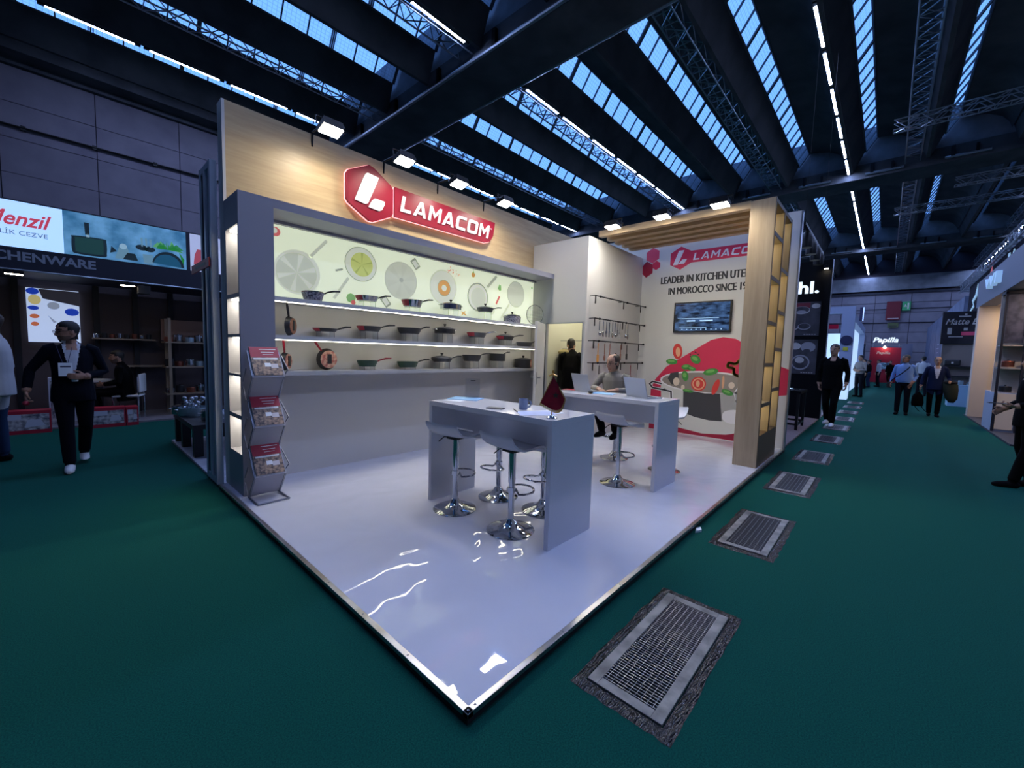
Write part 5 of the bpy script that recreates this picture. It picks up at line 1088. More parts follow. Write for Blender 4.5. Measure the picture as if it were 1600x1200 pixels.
text('letter', 'WI', 'side_lit', cs, (4.75, -.0, 3.44), (-1, 0, 0), (0, 0, 1), 1.5, .28, .10, 0, .01, split=True)
mat('down_lens', 'ffffff', .3, emis=(1, .80, .60), estr=330)
for i, (x, y) in enumerate(((1.2, -1.0), (2.2, -.7), (3.8, -.8), (5.4, -.8), (1.2, -2.5))):
    t = thing('downlight', '%s recessed warm downlight in the cream stand ceiling' % ORD[i], 'lamp', (10.6 + x, -2.98 + y, 3.154)); MB().lathe([(.002, 0), (.09, 0), (.09, -.02), (.002, -.02)], 16).obj('ring', 'chrome', t); MB().lathe([(.002, -.021), (.075, -.021), (.075, -.026), (.002, -.026)], 16).obj('lens', 'down_lens', t)
bc = thing('product_cabinet', 'dark framed product cabinet with cream panels in the right stand', 'cabinet', (13.2, -2.99, Z0 + .035))
for i in range(7): MB().box((-.02, -.04 - i * .34, 0), (.03, 0 - i * .34, 3.13)).obj('post', 'frame_dark', bc)
MB().box((-.02, -2.08, 3.09), (.45, 0, 3.15)).obj('top_rail', 'frame_dark', bc)
MB().box((.03, -2.08, 0), (1.2, -.005, .88)).obj('base_cabinet', mat('base_pale', 'b9bccb', .5), bc)
MB().box((.4, -2.08, .88), (.45, 0, 3.1)).obj('back_panel', 'cream', bc)
for i in range(6): MB().box((.0, -.34 - i * .34 + .02, .05), (.032, -.05 - i * .34, .86)).obj('door_panel', 'cream', bc)
for z in (1.42, 1.93): MB().box((.0, -2.08, z), (.4, -.02, z + .03)).obj('shelf_board', 'far_beige', bc)
MB().box((.02, -.33, 2.0), (.05, -.05, 3.08)).obj('poster_panel', mat('poster_dark', '4c4a5e', .5, noise=(7, '23243a', 4)), bc); MB().box((.02, -.67, 2.0), (.05, -.39, 3.08)).obj('white_panel', 'cream', bc)
for i in range(3): MB().box((.02, -1.01 - i * .34, 2.0), (.05, -.73 - i * .34, 3.08)).obj('poster_panel', 'poster_dark' if i == 0 else 'cream', bc)
for j, z in enumerate((.885, 1.455, 1.965)):
    for i in range(5):
        if j == 2: continue
        pot('cabinet_pot', '%s pot from the left on the %s board of the product cabinet' % (ORD[i], ('lower', 'upper', 'top')[j]), 'pot', (13.38, -3.16 - i * .33, z), .10, .12 + .05 * (i % 2), ('pan_black', 'copper', 'pan_grey', 'pan_red', 'pan_steel')[(i + j) % 5], True, 'pots in the product cabinet', False)
ns = thing('hanging_sign', 'long navy hanging sign with white and red emblems above the cream stand', 'sign', (12.6, -3.45, 3.55)); mat('sign_navy', '070b20', .8, spec=.1)
MB().box((0, -.05, -.15), (11.2, .05, 1.08)).obj('panel', 'sign_navy', ns)
def nsg(poly, m): return MB().prism([(x - 12.6, .051, z - 3.55) for x, z in poly], (0, .02, 0)).obj('emblem', m, ns)
mat('emblem_pale', 'a8c4d4', .5, emis=(.25, .4, .5), estr=.6); mat('emblem_red', 'b04858', .5, emis=(.4, .1, .12), estr=.6); mat('emblem_blue', '8fb8f0', .5, emis=(.3, .5, .95), estr=.9)
nsg([(21.6, 4.45), (21.9, 4.1), (22.6, 3.95), (22.2, 3.75), (23.3, 3.45), (22.0, 3.65), (22.35, 3.85), (21.5, 4.0)], 'emblem_pale')
nsg([(19.3, 4.35), (19.0, 4.62), (18.7, 4.35), (18.85, 3.95), (19.2, 3.95)], 'emblem_red'); nsg([(20.4, 4.0), (20.2, 4.0), (20.2, 3.75), (19.4, 3.75), (19.4, 3.95), (19.2, 3.95), (19.2, 3.7), (18.4, 3.7), (18.4, 3.95), (18.2, 3.95), (18.2, 3.6), (20.4, 3.6)], 'emblem_blue'); nsg([(19.6, 3.58), (19.2, 3.58), (19.2, 3.45), (19.6, 3.45)], 'emblem_blue')
nsg([(16.6, 4.55), (16.4, 4.55), (16.25, 4.25), (15.9, 4.55), (15.85, 4.5), (16.15, 4.1), (16.7, 3.9), (17.2, 3.95), (16.9, 4.1), (16.5, 4.2)], 'emblem_pale')
mb_ = thing('matte_black_stand', 'stand with dark Matte Black poster above a beige niche', 'stand', (21.5, -5.2, Z0)); mat('matte_poster', '161420', .45); mat('niche_beige', '7d726c', .6)
MB().box((0, 0, 2.3), (.2, 2.62, 3.5)).obj('poster', 'matte_poster', mb_); MB().box((.05, 0, .75), (.2, 2.55, 2.3)).obj('niche_wall', 'niche_beige', mb_); MB().box((-.5, 0, 0), (.2, 2.3, .78)).obj('counter', 'pale_blue', mb_)
text('lettering', 'Matte Black', 'ps_pale', mb_, (-.004, 2.53, 3.02), (0, -1, 0), (0, 0, 1), 1.25, .22, .002, .3, .01); MB().box((-.004, 2.2, 3.3), (0, 1.9, 3.34)).obj('small_lettering', 'ps_pale', mb_); MB().box((-.004, 2.0, 3.36), (0, 2.06, 3.42)).obj('small_emblem', 'ps_pale', mb_)
MB().box((-.004, 2.05, 2.55), (0, 2.42, 2.58)).obj('print', 'tag_yellow' if False else 'ps_pale', mb_); MB().box((-.004, 2.35, 2.66), (0, 2.46, 2.9)).obj('print', 'ps_pale', mb_); MB().box((-.004, 1.75, 2.62), (0, 2.1, 2.75)).obj('print', 'pinklight', mb_); MB().box((-.004, 1.95, 2.8), (0, 2.05, 2.9)).obj('print', 'ps_pale', mb_)
MB().box((-.15, 0, 1.45), (.05, 2.5, 1.48)).obj('shelf_board', 'frame_dark', mb_); MB().box((-.15, 0, 1.08), (.05, 2.5, 1.12)).obj('shelf_board', 'frame_dark', mb_)
to_ = thing('toaster', 'long black toaster on the niche shelf under the Matte Black poster', 'toaster', (21.45, -2.95, 1.43)); MB().box((-.08, -.22, 0), (.08, .22, .24)).obj('body', 'pan_black', to_, bevel=.05); MB().box((-.085, -.03, .08), (-.08, .03, .15)).obj('emblem', 'ps_pale', to_)
for i in range(5): pot('counter_pot', '%s steel pot from the left on the counter under the Matte Black poster' % ORD[i], 'pot', (21.2, -3.0 - .2 * i, .735), .07, .10 + .05 * (i % 2), ('pan_steel', 'pot_blue_steel')[i % 2], True, 'pots on the pale blue counter', False)
gb = thing('grey_banner_stand', 'long grey blue banner wall with pale print further up the right side', 'stand', (24.5, -3.6, Z0)); mat('banner_grey', '6c7894', .6, noise=(2, '56627e', 3))
for i in range(5): MB().box((i * 4.2, 0, 0), (i * 4.2 + 4.1, .25, 4.4)).obj('banner_panel', 'banner_grey', gb)
for i in range(7): MB().box((9.5, .25, 1.2 + i * .25), (10.6 + .3 * (i % 3), .255, 1.26 + i * .25)).obj('printed_line', 'cool_white', gb)
# ------------------------------------------------------------------ people
import numpy as np
for n, c in (('skin_a', 'b0876f'), ('skin_b', 'a47862'), ('skin_c', '9a705c'), ('lips', '96604f'), ('stubble', '5e463b'), ('hair_black', '14110f'), ('hair_brown', '33261e'), ('hair_grey', '4a4541')): mat(n, c, .6)
for n, c in (('suit_navy', '080b16'), ('black_cloth', '060607'), ('shirt_white', 'c4c6d0'), ('jeans', '24344f'), ('shirt_grey', 'a8a8ac'), ('knit_grey', '8b867e'), ('shirt_blue', '7fa0d6'), ('trouser_dark', '14161e'), ('shoe_white', 'd8dae0'), ('shoe_black', '0c0c0e'), ('suit_blue', '1a2340'), ('shirt_beige', '8c8684')): mat(n, c, .9, bump=(90, .25, .004), spec=.12)
mat('eye_dark', '181410', .2); mat('glass_frame', '1a1614', .3)
def V3(p): return Vector(p)
def loft(mb, rings, n=18):
    """rings: (centre, lateral unit, forward unit, half width, half depth)"""
    R = []
    for c, la, fo, hw, hd in rings:
        R.append([c + la * hw * math.cos(2 * PI * q / n) + fo * hd * math.sin(2 * PI * q / n) for q in range(n)])
    mb.rings(R)
def human(label, loc, rz, H=1.75, pose=None, top='black_cloth', bottom='trouser_dark', shoe='shoe_black', skin='skin_a', hair='hair_black', jacket=False, shirt='shirt_white', bald=0, beard=False, glasses=False, girth=1.0, vox=.011, face=(0, 0), sleeve=.93, hem=.80):
    J = dict(pel=(0, 0, .95), chest=(.0, 0, 1.27), neck=(-.005, 0, 1.47), head=(.02, 0, 1.625),
             shL=(-.005, .175, 1.40), shR=(-.005, -.175, 1.40), elL=(-.03, .225, 1.13), elR=(-.03, -.225, 1.13), wrL=(.04, .22, .89), wrR=(.04, -.22, .89),
             hpL=(0, .085, .93), hpR=(0, -.085, .93), knL=(.02, .095, .51), knR=(.02, -.095, .51), anL=(-.03, .10, .085), anR=(-.03, -.10, .085),
             hdL=None, hdR=None, pnL=(0, -1, 0), pnR=(0, 1, 0), cuL=.5, cuR=.5, toeL=(1, .1, 0), toeR=(1, -.1, 0))
    J.update(pose or {})
    J = {k: (V3(v) if isinstance(v, tuple) else v) for k, v in J.items()}
    s = H / 1.745; mb = MB(); seg = []
    def S_(p0, p1, r0, r1, tg): seg.append((V3(p0), V3(p1), r0, r1, tg))
    up = (J['neck'] - J['pel']).normalized(); la_s = (J['shL'] - J['shR']).normalized(); la_h = (J['hpL'] - J['hpR']).normalized()
    def spine(u):
        a, b, c = J['pel'], J['chest'], J['neck']
        return a + (b - a) * (u / .6) if u < .6 else b + (c - b) * ((u - .6) / .4)
    def fr(u):
        la = (la_h * (1 - u) + la_s * u).normalized(); t = (spine(min(u + .05, 1.05)) - spine(max(u - .05, -.1))).normalized(); fo = la.cross(t).normalized() ; return la, fo
    g = girth; tor = [(-.20, .125, .10), (-.06, .165, .118), (.08, .163, .112 * g), (.22, .155 * (1 + .5 * (g - 1)), .110 * g), (.42, .16, .115 * (1 + .6 * (g - 1))), (.65, .175, .118), (.83, .175, .103), (.93, .135, .085), (1.0, .075, .065), (1.06, .058, .058)]
    R = []
    for u, hw, hd in tor:
        la, fo = fr(min(max(u, 0), 1)); R.append((spine(u), la, fo, hw * (1 + .35 * (g - 1)), hd))
    loft(mb, R)
    for i in range(len(R) - 1):
        if R[i + 1][0].z < 0: continue
        tg = 'bottom' if tor[i][0] < (.06 if not jacket else -1) else ('skin' if tor[i][0] > .98 else 'torso')
        S_(R[i][0], R[i + 1][0], (R[i][3] + R[i][4]) / 2, (R[i + 1][3] + R[i + 1][4]) / 2, tg)
    if jacket:
        R = []
        for u, hw, hd in ((-(.95 - hem) / .52, .19, .135 * g), (-.06, .185, .132 * g), (.2, .165, .122 * g), (.45, .172, .126 * g), (.68, .188, .128), (.84, .175, .108), (.93, .13, .085)):
            la, fo = fr(min(max(u, 0), 1)); R.append((spine(u), la, fo, hw, hd))
        loft(mb, R)
        for i in range(len(R) - 1): S_(R[i][0], R[i + 1][0], (R[i][3] + R[i][4]) / 2 + .01, (R[i + 1][3] + R[i + 1][4]) / 2 + .01, 'torso')
    # shoulders, arms, hands
    hands = {}
    for sd in 'LR':
        a, e, w = J['sh' + sd], J['el' + sd], J['wr' + sd]; k = 1.03 if jacket else .94
        mb.tube([a + (J['neck'] - a) * .35, a, a + (e - a) * .5, e, e + (w - e) * .35, w], [.062 * k, .064 * k, .052 * k, .045 * k, .044 * k, .033 * (1.15 if jacket else 1)], 12)
        S_(a, e, .062 * k, .045 * k, 'arm'); ws = e + (w - e) * sleeve; S_(e, ws, .046 * k, .036 * k, 'arm')
        d = (J['hd' + sd].normalized() if J['hd' + sd] else (w - e).normalized()); pn = J['pn' + sd]; pn = (pn - d * pn.dot(d)).normalized(); sidev = d.cross(pn) * (1 if sd == 'R' else -1)   # sidev points to the thumb
        wp_ = w + d * .0; hands[sd] = (w + d * .09, d, pn, sidev)
        mb.tube([w - d * .03, w + d * .012], [.028, .027], 10)
        loft(mb, [(w + d * t, sidev, pn, hw, hd) for t, hw, hd in ((0, .026, .02), (.03, .036, .017), (.065, .041, .015), (.092, .040, .012))], 12)
        S_(w, w + d * .17, .05, .05, 'skin')
        cu = J['cu' + sd]
        for q, (off, L_) in enumerate(((.029, .074), (.010, .083), (-.010, .078), (-.028, .062))):
            p = w + d * .085 + sidev * off; pts = [p]; dd = d.copy(); 
            for j, fr_ in enumerate((.45, .32, .23)):
                ang = cu * (.7 if j == 0 else .95); ax = d.cross(pn).normalized(); dd = (Matrix.Rotation(ang, 3, ax) @ dd); p = p + dd * L_ * fr_; pts.append(p)
            mb.tube(pts, [.0105, .0095, .0088, .0075], 8); S_(pts[0], pts[-1], .02, .02, 'skin')
        p = w + d * .022 + sidev * .028; t1 = (d * .62 + sidev * .70 + pn * .25).normalized(); t2 = (d * .85 + sidev * .2 + pn * .5).normalized()
        mb.tube([p, p + t1 * .042, p + t1 * .042 + t2 * .034, p + t1 * .042 + t2 * .055], [.015, .0125, .0105, .008], 8); S_(p, p + t1 * .042 + t2 * .05, .02, .02, 'skin')
    # legs
    for sd in 'LR':
        h_, k_, a_ = J['hp' + sd], J['kn' + sd], J['an' + sd]
        mb.tube([h_ + Vector((0, 0, .02)), h_ + (k_ - h_) * .35, k_, k_ + (a_ - k_) * .4, a_ + (a_ - k_).normalized() * -.02], [.092 * (1 + .3 * (g - 1)), .088, .064, .063, .055], 14)
        S_(h_, k_, .092, .064, 'bottom'); S_(k_, a_ + (k_ - a_) * .04, .064, .056, 'bottom')
        t = J['toe' + sd].normalized(); f0 = a_ + Vector((0, 0, -.045))
        n0 = len(mb.v); mb.tube([f0 - t * .065, f0 - t * .03, f0 + t * .05 - Vector((0, 0, .005)), f0 + t * .13 - Vector((0, 0, .012)), f0 + t * .185 - Vector((0, 0, .018))], [.03, .042, .046, .042, .022], 12)
        zmin = a_.z - .083
        for i in range(n0, len(mb.v)):
            x, y, z = mb.v[i]
            if abs(t.z) < .3 and z < zmin: mb.v[i] = (x, y, zmin)
        mb.tube([a_ + Vector((0, 0, .05)), f0], [.042, .045], 10)
        S_(f0 - t * .05, f0 + t * .18, .05, .045, 'shoe')
    # neck and head
    hc = J['head']; yaw, pit = face
    HM = Matrix.Rotation(yaw, 3, 'Z') @ Matrix.Rotation(pit, 3, 'Y')
    mb.tube([J['neck'] - up * .05, J['neck'] + (hc - J['neck']) * .45, hc + HM @ Vector((-.015, 0, -.05))], [.062, .054, .056], 12); S_(J['neck'] + up * .01, hc, .056, .056, 'skin')
    hr = [(-.118, .052, .022, .020), (-.108, .046, .042, .036), (-.08, .03, .066, .052), (-.045, .014, .084, .064), (-.005, .004, .094, .071), (.03, -.003, .098, .075), (.065, -.006, .094, .072), (.095, -.009, .073, .058), (.113, -.01, .045, .038), (.122, -.01, .014, .012)]
    R = [[hc + HM @ Vector((cx + ax * math.cos(2 * PI * q / 20), ay * math.sin(2 * PI * q / 20), z)) for q in range(20)] for z, cx, ax, ay in hr]
    mb.rings(R); S_(hc + HM @ Vector((0, 0, -.05)), hc + HM @ Vector((0, 0, .05)), .09, .09, 'head')
    mb.tube([(hc + HM @ Vector(p))[:] for p in ((.088, 0, .022), (.105, 0, -.012), (.112, 0, -.026), (.095, 0, -.04))], [.008, .012, .015, .011], 8)
    mb.tube([(hc + HM @ Vector(p))[:] for p in ((.075, .03, -.068), (.092, 0, -.068), (.075, -.03, -.068))], [.006, .010, .006], 8)
    mb.tube([(hc + HM @ Vector(p))[:] for p in ((.07, .052, .027), (.088, .028, .032), (.092, 0, .026), (.088, -.028, .032), (.07, -.052, .027))], .008, 8)
    for q in (-1, 1): mb.ell(hc + HM @ Vector((-.008, q * .075, -.008)), (.020, .009, .033), 10, 6, HM)
    # one continuous skin
    tm = mb.mesh('tmp'); to = bpy.data.objects.new('tmp', tm); COL.objects.link(to); rm = to.modifiers.new('r', 'REMESH'); rm.mode = 'VOXEL'; rm.voxel_size = vox
    me = bpy.data.meshes.new_from_object(to.evaluated_get(bpy.context.evaluated_depsgraph_get())); bpy.data.objects.remove(to); bpy.data.meshes.remove(tm)
    bm = bmesh.new(); bm.from_mesh(me); bmesh.ops.smooth_vert(bm, verts=bm.verts, factor=.5, use_axis_x=True, use_axis_y=True, use_axis_z=True); bm.to_mesh(me); bm.free()
    n = len(me.polygons); C = np.zeros(n * 3); me.polygons.foreach_get('center', C); C = C.reshape(n, 3)
    best = np.full(n, 1e9); idx = np.zeros(n, int); names = []
    for k, (a, b, r0, r1, tg) in enumerate(seg):
        A = np.array(a); B = np.array(b); d = B - A; t = np.clip(((C - A) @ d) / max(d @ d, 1e-9), 0, 1); D = np.linalg.norm(C - (A + t[:, None] * d), axis=1) - (r0 + (r1 - r0) * t)
        m_ = D < best; best[m_] = D[m_]; idx[m_] = k; names.append(tg)
    mats = [skin, top, bottom, shoe, shirt, 'lips', hair, 'stubble']; mi = {'skin': 0, 'torso': 1, 'arm': 1, 'bottom': 2, 'shoe': 3, 'head': 0}
    out = np.array([mi[names[k]] for k in idx])
    la, fo = fr(.6); LA = np.array(la); FO = np.array(fo); UP = np.array(up); NK = np.array(J['neck'])
    rel = C - NK; f_ = rel @ FO; l_ = np.abs(rel @ LA); u_ = rel @ UP
    isT = np.array([names[k] == 'torso' for k in idx])
    if jacket: out[isT & (f_ > .035) & (u_ > -.36) & (l_ < .018 + .060 * np.clip((u_ + .36) / .36, 0, 1))] = 4
    if jacket: out[isT & (u_ > -.075) & (l_ < .045) & (f_ > .02)] = 0
    neckz = np.array([names[k] in ('skin',) for k in idx]) & (u_ < -.03) & (u_ > -.1) & (l_ < .12) & (np.linalg.norm(rel, axis=1) < .13)
    out[neckz & ((f_ < .03) | (not jacket))] = 4 if jacket else 1
    hl = (C - np.array(hc)) @ np.array(HM); hd_ = (np.abs(hl) < np.array([.14, .1, .14])).all(axis=1) & (out == 0)
    out[hd_ & (hl[:, 0] > .07) & (np.abs(hl[:, 2] + .068) < .008) & (np.abs(hl[:, 1]) < .028)] = 5
    out[hd_ & (hl[:, 0] > .065) & (np.abs(hl[:, 2] - .034) < .006) & (np.abs(hl[:, 1]) > .014) & (np.abs(hl[:, 1]) < .055)] = 6
    if beard: out[hd_ & (hl[:, 0] > .0) & (hl[:, 2] < -.045) & (out == 0)] = 7
    for m_ in mats: me.materials.append(MATS[m_])
    me.polygons.foreach_set('material_index', out.astype(np.int32)); me.polygons.foreach_set('use_smooth', np.ones(n, bool)); me.name = 'body'
    t = thing('person', label, 'person', loc, rz); t.scale = (s, s, s)
    bo = bpy.data.objects.new('body', me); COL.objects.link(bo); bo.parent = t
    # hair
    if bald < 2:
        R = []; NQ = 28
        for z, cx, ax, ay in [(-.09, .0, .07, .055)] + hr[3:]:
            ring = []
            for q in range(NQ):
                a = 2 * PI * q / NQ; x = cx + ax * math.cos(a); y = ay * math.sin(a); k = (1.08 if x < .04 else 1.04) + .02 * math.sin(5 * a + 40 * z)
                if bald == 0: cov = z > .06 + .012 * max(0, 1 - abs(y) / .05) * (x > .04) or x < .02 + .25 * max(z, 0) and z > -.03 or x < -.045
                else: cov = x < .025 and z < .10 and z > -.06
                if not cov: k = .86
                ring.append(hc + HM @ Vector((cx + (x - cx) * k, y * k, z * (1.0 if not cov else 1.06))))
            R.append(ring)
        MB().rings(R).obj('hair', hair, t, smooth=2)
    for q in (-1, 1): MB().ell(hc + HM @ Vector((.083, q * .031, .008)), (.008, .012, .007), 8, 6, HM).obj('eye', 'eye_dark', t, smooth=2)
    if glasses:
        gm = MB()
        for q in (-1, 1):
            gm.tube([(hc + HM @ Vector((.104, q * .034 + .024 * math.cos(2 * PI * i / 14), .006 + .018 * math.sin(2 * PI * i / 14))))[:] for i in range(15)], .0022, 5, cap=False)
            gm.tube([(hc + HM @ Vector(p))[:] for p in ((.104, q * .058, .012), (.06, q * .078, .014), (-.01, q * .082, .01))], .0022, 5)
        gm.tube([(hc + HM @ Vector(p))[:] for p in ((.104, .01, .01), (.108, 0, .013), (.104, -.01, .01))], .0022, 5); gm.obj('glasses', 'glass_frame', t)
    t['_s'] = s
    return t, hands, s
def hold(t, p):
    """world point of a local point of a person"""
    s = t['_s']; c, n = math.cos(t.rotation_euler.z), math.sin(t.rotation_euler.z); x, y, z = (q * s for q in p); return (t.location[0] + x * c - y * n, t.location[1] + x * n + y * c, t.location[2] + z)
Wk = dict(hpL=(0, .085, .92), hpR=(0, -.085, .92), pel=(0, 0, .94))
# man in dark suit walking on the left
P1, h1, s1 = human('man in dark navy suit walking, white shirt, badge and white sneakers', (-.97, 5.86, Z0), -PI / 2, 1.715,
    dict(knR=(.16, -.07, .50), anR=(.24, -.06, .09), knL=(-.03, .09, .50), anL=(-.26, .07, .13), toeL=(1, 0, -.25), toeR=(1, -.05, 0), elR=(-.03, -.33, 1.16), wrR=(.06, -.36, .93), elL=(-.02, .27, 1.14), wrL=(.17, .10, 1.09), hdL=(.35, -1, .05), pnL=(-1, -.2, 0), hdR=(.2, -.1, -1), cuR=.9, cuL=.55, head=(.03, -.02, 1.61)),
    'suit_navy', 'suit_navy', 'shoe_white', 'skin_c', 'hair_black', True, beard=True, glasses=True, vox=.0075, face=(-1.2, .12), girth=1.12)
bd = thing('name_badge', 'white visitor badge on the chest of the walking man', 'badge', hold(P1, (.175, -.055, 1.10)), -PI / 2); MB().box((-.002, -.055, 0), (.002, .055, .15)).obj('card', 'paper', bd); MB().box((.0021, -.04, .10), (.003, .04, .115)).obj('printed_line', 'printed' if False else 'round_navy', bd); MB().tube([(-.002, -.02, .15), (-.05, -.06, .33)], .003, 5).obj('lanyard', 'round_navy', bd); MB().tube([(-.002, .02, .15), (-.05, .06, .33)], .003, 5).obj('lanyard', 'round_navy', bd)
cu_ = thing('paper_cup', 'white paper cup in the left hand of the walking man', 'cup', hold(P1, (.155, .015, 1.035))); MB().lathe([(.002, 0), (.026, 0), (.034, .09), (.031, .09), (.024, .004), (.002, .004)], 18).obj('cup', 'paper', cu_, smooth=35)
pc = thing('red_pouch', 'small red pouch in the lowered hand of the walking man', 'pouch', hold(P1, (.10, -.365, .78)), -PI / 2); MB().ell((0, 0, .02), (.07, .03, .03), 12, 8).obj('pouch', 'box_red', pc, smooth=2); MB().box((-.05, -.031, .02), (.05, -.028, .026)).obj('zip', 'black_metal', pc)
human('person in pale shirt and jeans cut off by the left picture edge', (-1.58, 6.6, Z0), PI * .95, 1.78, dict(knL=(.10, .09, .50), anL=(.14, .1, .085), anR=(.0, -.1, .085), elR=(-.05, -.25, 1.12), wrR=(.05, -.25, .88)), 'shirt_grey', 'jeans', 'shoe_black', 'skin_b', 'hair_brown', True, 'shirt_grey', girth=1.1, vox=.011)
SIT = dict(pel=(0, 0, .50), chest=(.02, 0, .82), neck=(.05, 0, 1.02), head=(.08, 0, 1.17), shL=(.04, .185, .95), shR=(.04, -.185, .95), hpL=(.02, .09, .50), hpR=(.02, -.09, .50), knL=(.43, .12, .50), knR=(.43, -.12, .50), anL=(.40, .12, .085), anR=(.40, -.12, .085))
human('seated man in black at the kitchenware stand', (-.26, 9.44, Z0 + .03), PI * .92, 1.75, dict(SIT, elL=(.05, .24, .70), elR=(.05, -.24, .70), wrL=(.28, .12, .66), wrR=(.28, -.12, .66), head=(.10, 0, 1.16)), 'black_cloth', 'black_cloth', 'shoe_black', 'skin_b', 'hair_black', True, 'black_cloth', beard=True, vox=.011, face=(.1, .1))
# man in grey pullover at the rear table (on the bar stool)
dz = .25
SG = {k: (v[0], v[1], v[2] + dz) for k, v in SIT.items()}
SG.update(pel=(0, 0, .76), hpL=(.02, .09, .77), hpR=(.02, -.09, .77), chest=(.05, 0, 1.02), neck=(.10, 0, 1.215), shL=(.08, .19, 1.15), shR=(.08, -.19, 1.15), head=(.145, .0, 1.36), knL=(.33, .13, .74), knR=(.33, -.13, .74), anL=(.20, .10, .40), anR=(.20, -.10, .40), elL=(.14, .29, .99), elR=(.17, -.28, .99), wrL=(.40, .16, 1.0), wrR=(.43, -.07, 1.005), hdL=(.6, -.7, -.05), hdR=(.7, .65, -.05), pnL=(0, 0, -1), pnR=(0, 0, -1), cuL=.25, cuR=.3)
human('seated man in grey zip pullover with glasses behind the laptops', (4.17, 1.63, .02), PI + .08, 1.70, SG, 'knit_grey', 'black_cloth', 'shoe_black', 'skin_a', 'hair_brown', False, bald=1, glasses=True, vox=.0075, face=(-.45, .22), girth=1.15)
human('man in black seen from behind in the storage doorway', (5.42, 3.24, .0), .25, 1.76, dict(head=(.09, .06, 1.60), neck=(.04, 0, 1.46), chest=(.02, 0, 1.27), elL=(.05, .24, 1.15), wrL=(.25, .15, 1.05), elR=(.05, -.24, 1.15), wrR=(.25, -.15, 1.05)), 'black_cloth', 'black_cloth', 'shoe_black', 'skin_a', 'hair_black', True, 'black_cloth', vox=.011, face=(.4, .5), girth=1.3)
# people in the right aisle
human('tall man in black with collar walking towards us past the black stand', (10.92, -.24, Z0), PI - .12, 1.90, dict(knL=(.14, .08, .50), anL=(.12, .07, .10), knR=(.02, -.08, .50), anR=(-.18, -.07, .12), elL=(-.06, .24, 1.14), wrL=(.02, .24, .92), elR=(-.03, -.24, 1.13), wrR=(.0, -.23, .90)), 'black_cloth', 'black_cloth', 'shoe_white', 'skin_a', 'hair_brown', True, 'black_cloth', vox=.010, face=(-.25, 0))
human('man in beige grey shirt standing with crossed arms by the bluish white stand', (22.42, -.31, Z0), PI - .7, 1.82, dict(elL=(.02, .26, 1.13), wrL=(.22, .02, 1.12), hdL=(.1, -1, 0), elR=(.02, -.26, 1.13), wrR=(.2, .0, 1.08), hdR=(.1, 1, 0)), 'shirt_beige', 'trouser_dark', vox=.013, hair='hair_black', girth=1.15)
PB_, _, sB = human('man in light blue shirt with dark cross strap standing in the aisle', (15.59, -1.55, Z0), PI - .1, 1.77, dict(elL=(-.08, .25, 1.13), wrL=(.03, .19, .96), elR=(-.02, -.25, 1.14), wrR=(.05, -.27, .92)), 'shirt_blue', 'trouser_dark', 'shoe_black', 'skin_b', 'hair_grey', vox=.010, girth=1.3, face=(-.75, 0), glasses=True)
sb_ = thing('shoulder_bag', 'dark cross body strap and small bag of the man in light blue', 'bag', hold(PB_, (0, 0, 0)), PI - .1); MB().tube([(.0, .13, 1.47), (.14, .07, 1.36), (.18, -.05, 1.22), (.16, -.19, 1.08), (.08, -.27, .98)], .014, 6).obj('strap', 'black_cloth', sb_); MB().box((.0, -.36, .78), (.10, -.26, .95)).obj('bag', mat('bag_brown', '2a1a1a', .7), sb_, bevel=.02)
human('man in white shirt walking away behind the man with the coat', (25.8, -2.40, Z0), .1, 1.88, dict(anL=(.1, .1, .09), anR=(-.2, -.1, .12)), 'shirt_white', 'trouser_dark', 'shoe_black', 'skin_b', 'hair_black', vox=.013)
PC, _, sC = human('balding man in navy jacket carrying a coat over his arm', (15.89, -2.22, Z0), PI + .05, 1.735, dict(elL=(-.02, .27, 1.12), wrL=(.20, .26, 1.02), hdL=(1, -.1, 0), elR=(-.03, -.26, 1.12), wrR=(.02, -.30, .88), anL=(.02, .08, .085), anR=(-.1, -.07, .1)), 'suit_blue', 'black_cloth', 'shoe_black', 'skin_a', 'hair_grey', True, 'shirt_white', bald=1, glasses=True, vox=.010, girth=1.1)
ct = thing('carried_coat', 'dark olive coat draped over the arm of the balding man', 'coat', hold(PC, (.1, .3, .45)), PI); b = MB(); R = []
for z, w_, d_ in ((.0, .05, .05), (.12, .12, .09), (.35, .15, .11), (.5, .15, .11), (.6, .10, .08), (.63, .03, .04)): R.append([(d_ * math.cos(2 * PI * q / 18) * (1 + .12 * math.sin(4 * q + 9 * z)), w_ * math.sin(2 * PI * q / 18) * (1 + .1 * math.cos(3 * q)) + .12 * (.3 - z), z) for q in range(18)])
b.rings(R).obj('cloth', 'coat_green', ct, smooth=2); MB().ell((.0, -.02, .56), (.13, .15, .06), 12, 8).obj('collar_fold', 'coat_black', ct, smooth=2)
bg = thing('backpack', 'black backpack held low by the balding man', 'backpack', hold(PC, (.02, -.34, .28)), PI); b = MB()
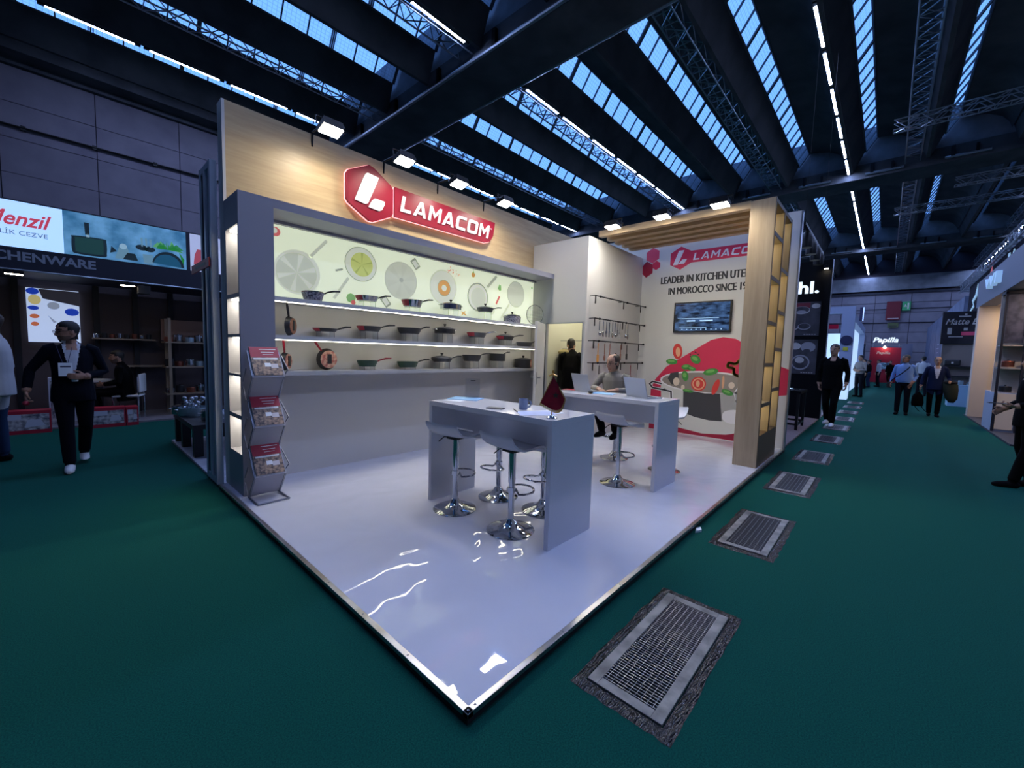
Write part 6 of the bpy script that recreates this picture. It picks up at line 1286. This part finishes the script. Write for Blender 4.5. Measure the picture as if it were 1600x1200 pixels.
b.rings([[(d_ * math.cos(2 * PI * q / 14), w_ * math.sin(2 * PI * q / 14), z) for q in range(14)] for z, w_, d_ in ((.0, .12, .07), (.1, .14, .09), (.3, .12, .07), (.40, .05, .04), (.42, .02, .02))]).obj('bag', 'black_cloth', bg, smooth=2)
for y in (-.06, .08): MB().tube([(0, y, .02), (0, y + .09, -.12), (0, y + .14, -.16)], .010, 6).obj('strap', 'black_cloth', bg)
MB().tube([(0, -.03, .40), (0, 0, .49), (0, .03, .40)], .008, 6).obj('grab_handle', 'black_cloth', bg)
human('far man in white shirt in front of the red stand', (34.1, -.8, Z0), PI * .6, 1.72, None, 'shirt_white', 'trouser_dark', vox=.016, girth=1.1)
human('far person in black left of the far man in white', (30.5, -.2, Z0), PI * .7, 1.70, None, 'black_cloth', 'black_cloth', vox=.016)
human('second far person in black beside the first one', (32.0, -.38, Z0), PI * .4, 1.66, None, 'black_cloth', 'jeans', vox=.016)
human('far person in dark clothes right of the far man in white', (37.5, -1.35, Z0), PI * .9, 1.68, dict(anL=(.2, .1, .09), anR=(-.2, -.1, .1)), 'black_cloth', 'black_cloth', vox=.016)
# person at the right picture edge holding a phone
PR, hR, sR = human('person in black at the right picture edge looking at a phone', (7.0, -2.50, Z0), PI / 2 + .15, 1.68, dict(elL=(.02, .25, 1.12), wrL=(.20, .20, 1.06), hdL=(1, -.15, .05), pnL=(0, -.2, 1), elR=(.0, -.25, 1.12), wrR=(.18, -.2, 1.0), cuL=.9, anL=(.12, .1, .085), anR=(-.1, -.1, .085)), 'black_cloth', 'black_cloth', 'shoe_black', 'skin_a', 'hair_brown', True, 'black_cloth', vox=.009, girth=1.1)
c_, d_, pn_, sv_ = hR['L']; pw = hold(PR, tuple(c_ + pn_ * .02 + d_ * .03))
pp_ = thing('mobile_phone', 'dark phone held by the person at the right picture edge', 'phone', pw, PI / 2 + .15); MB().box((-.03, -.037, 0), (.12, .037, .009)).obj('case', 'phone_grey', pp_, bevel=.003); MB().box((-.026, -.033, .009), (.116, .033, .0096)).obj('screen', 'black_plastic', pp_)

for _o in bpy.data.objects:
    if '_s' in _o: del _o['_s']   # del _o helper value
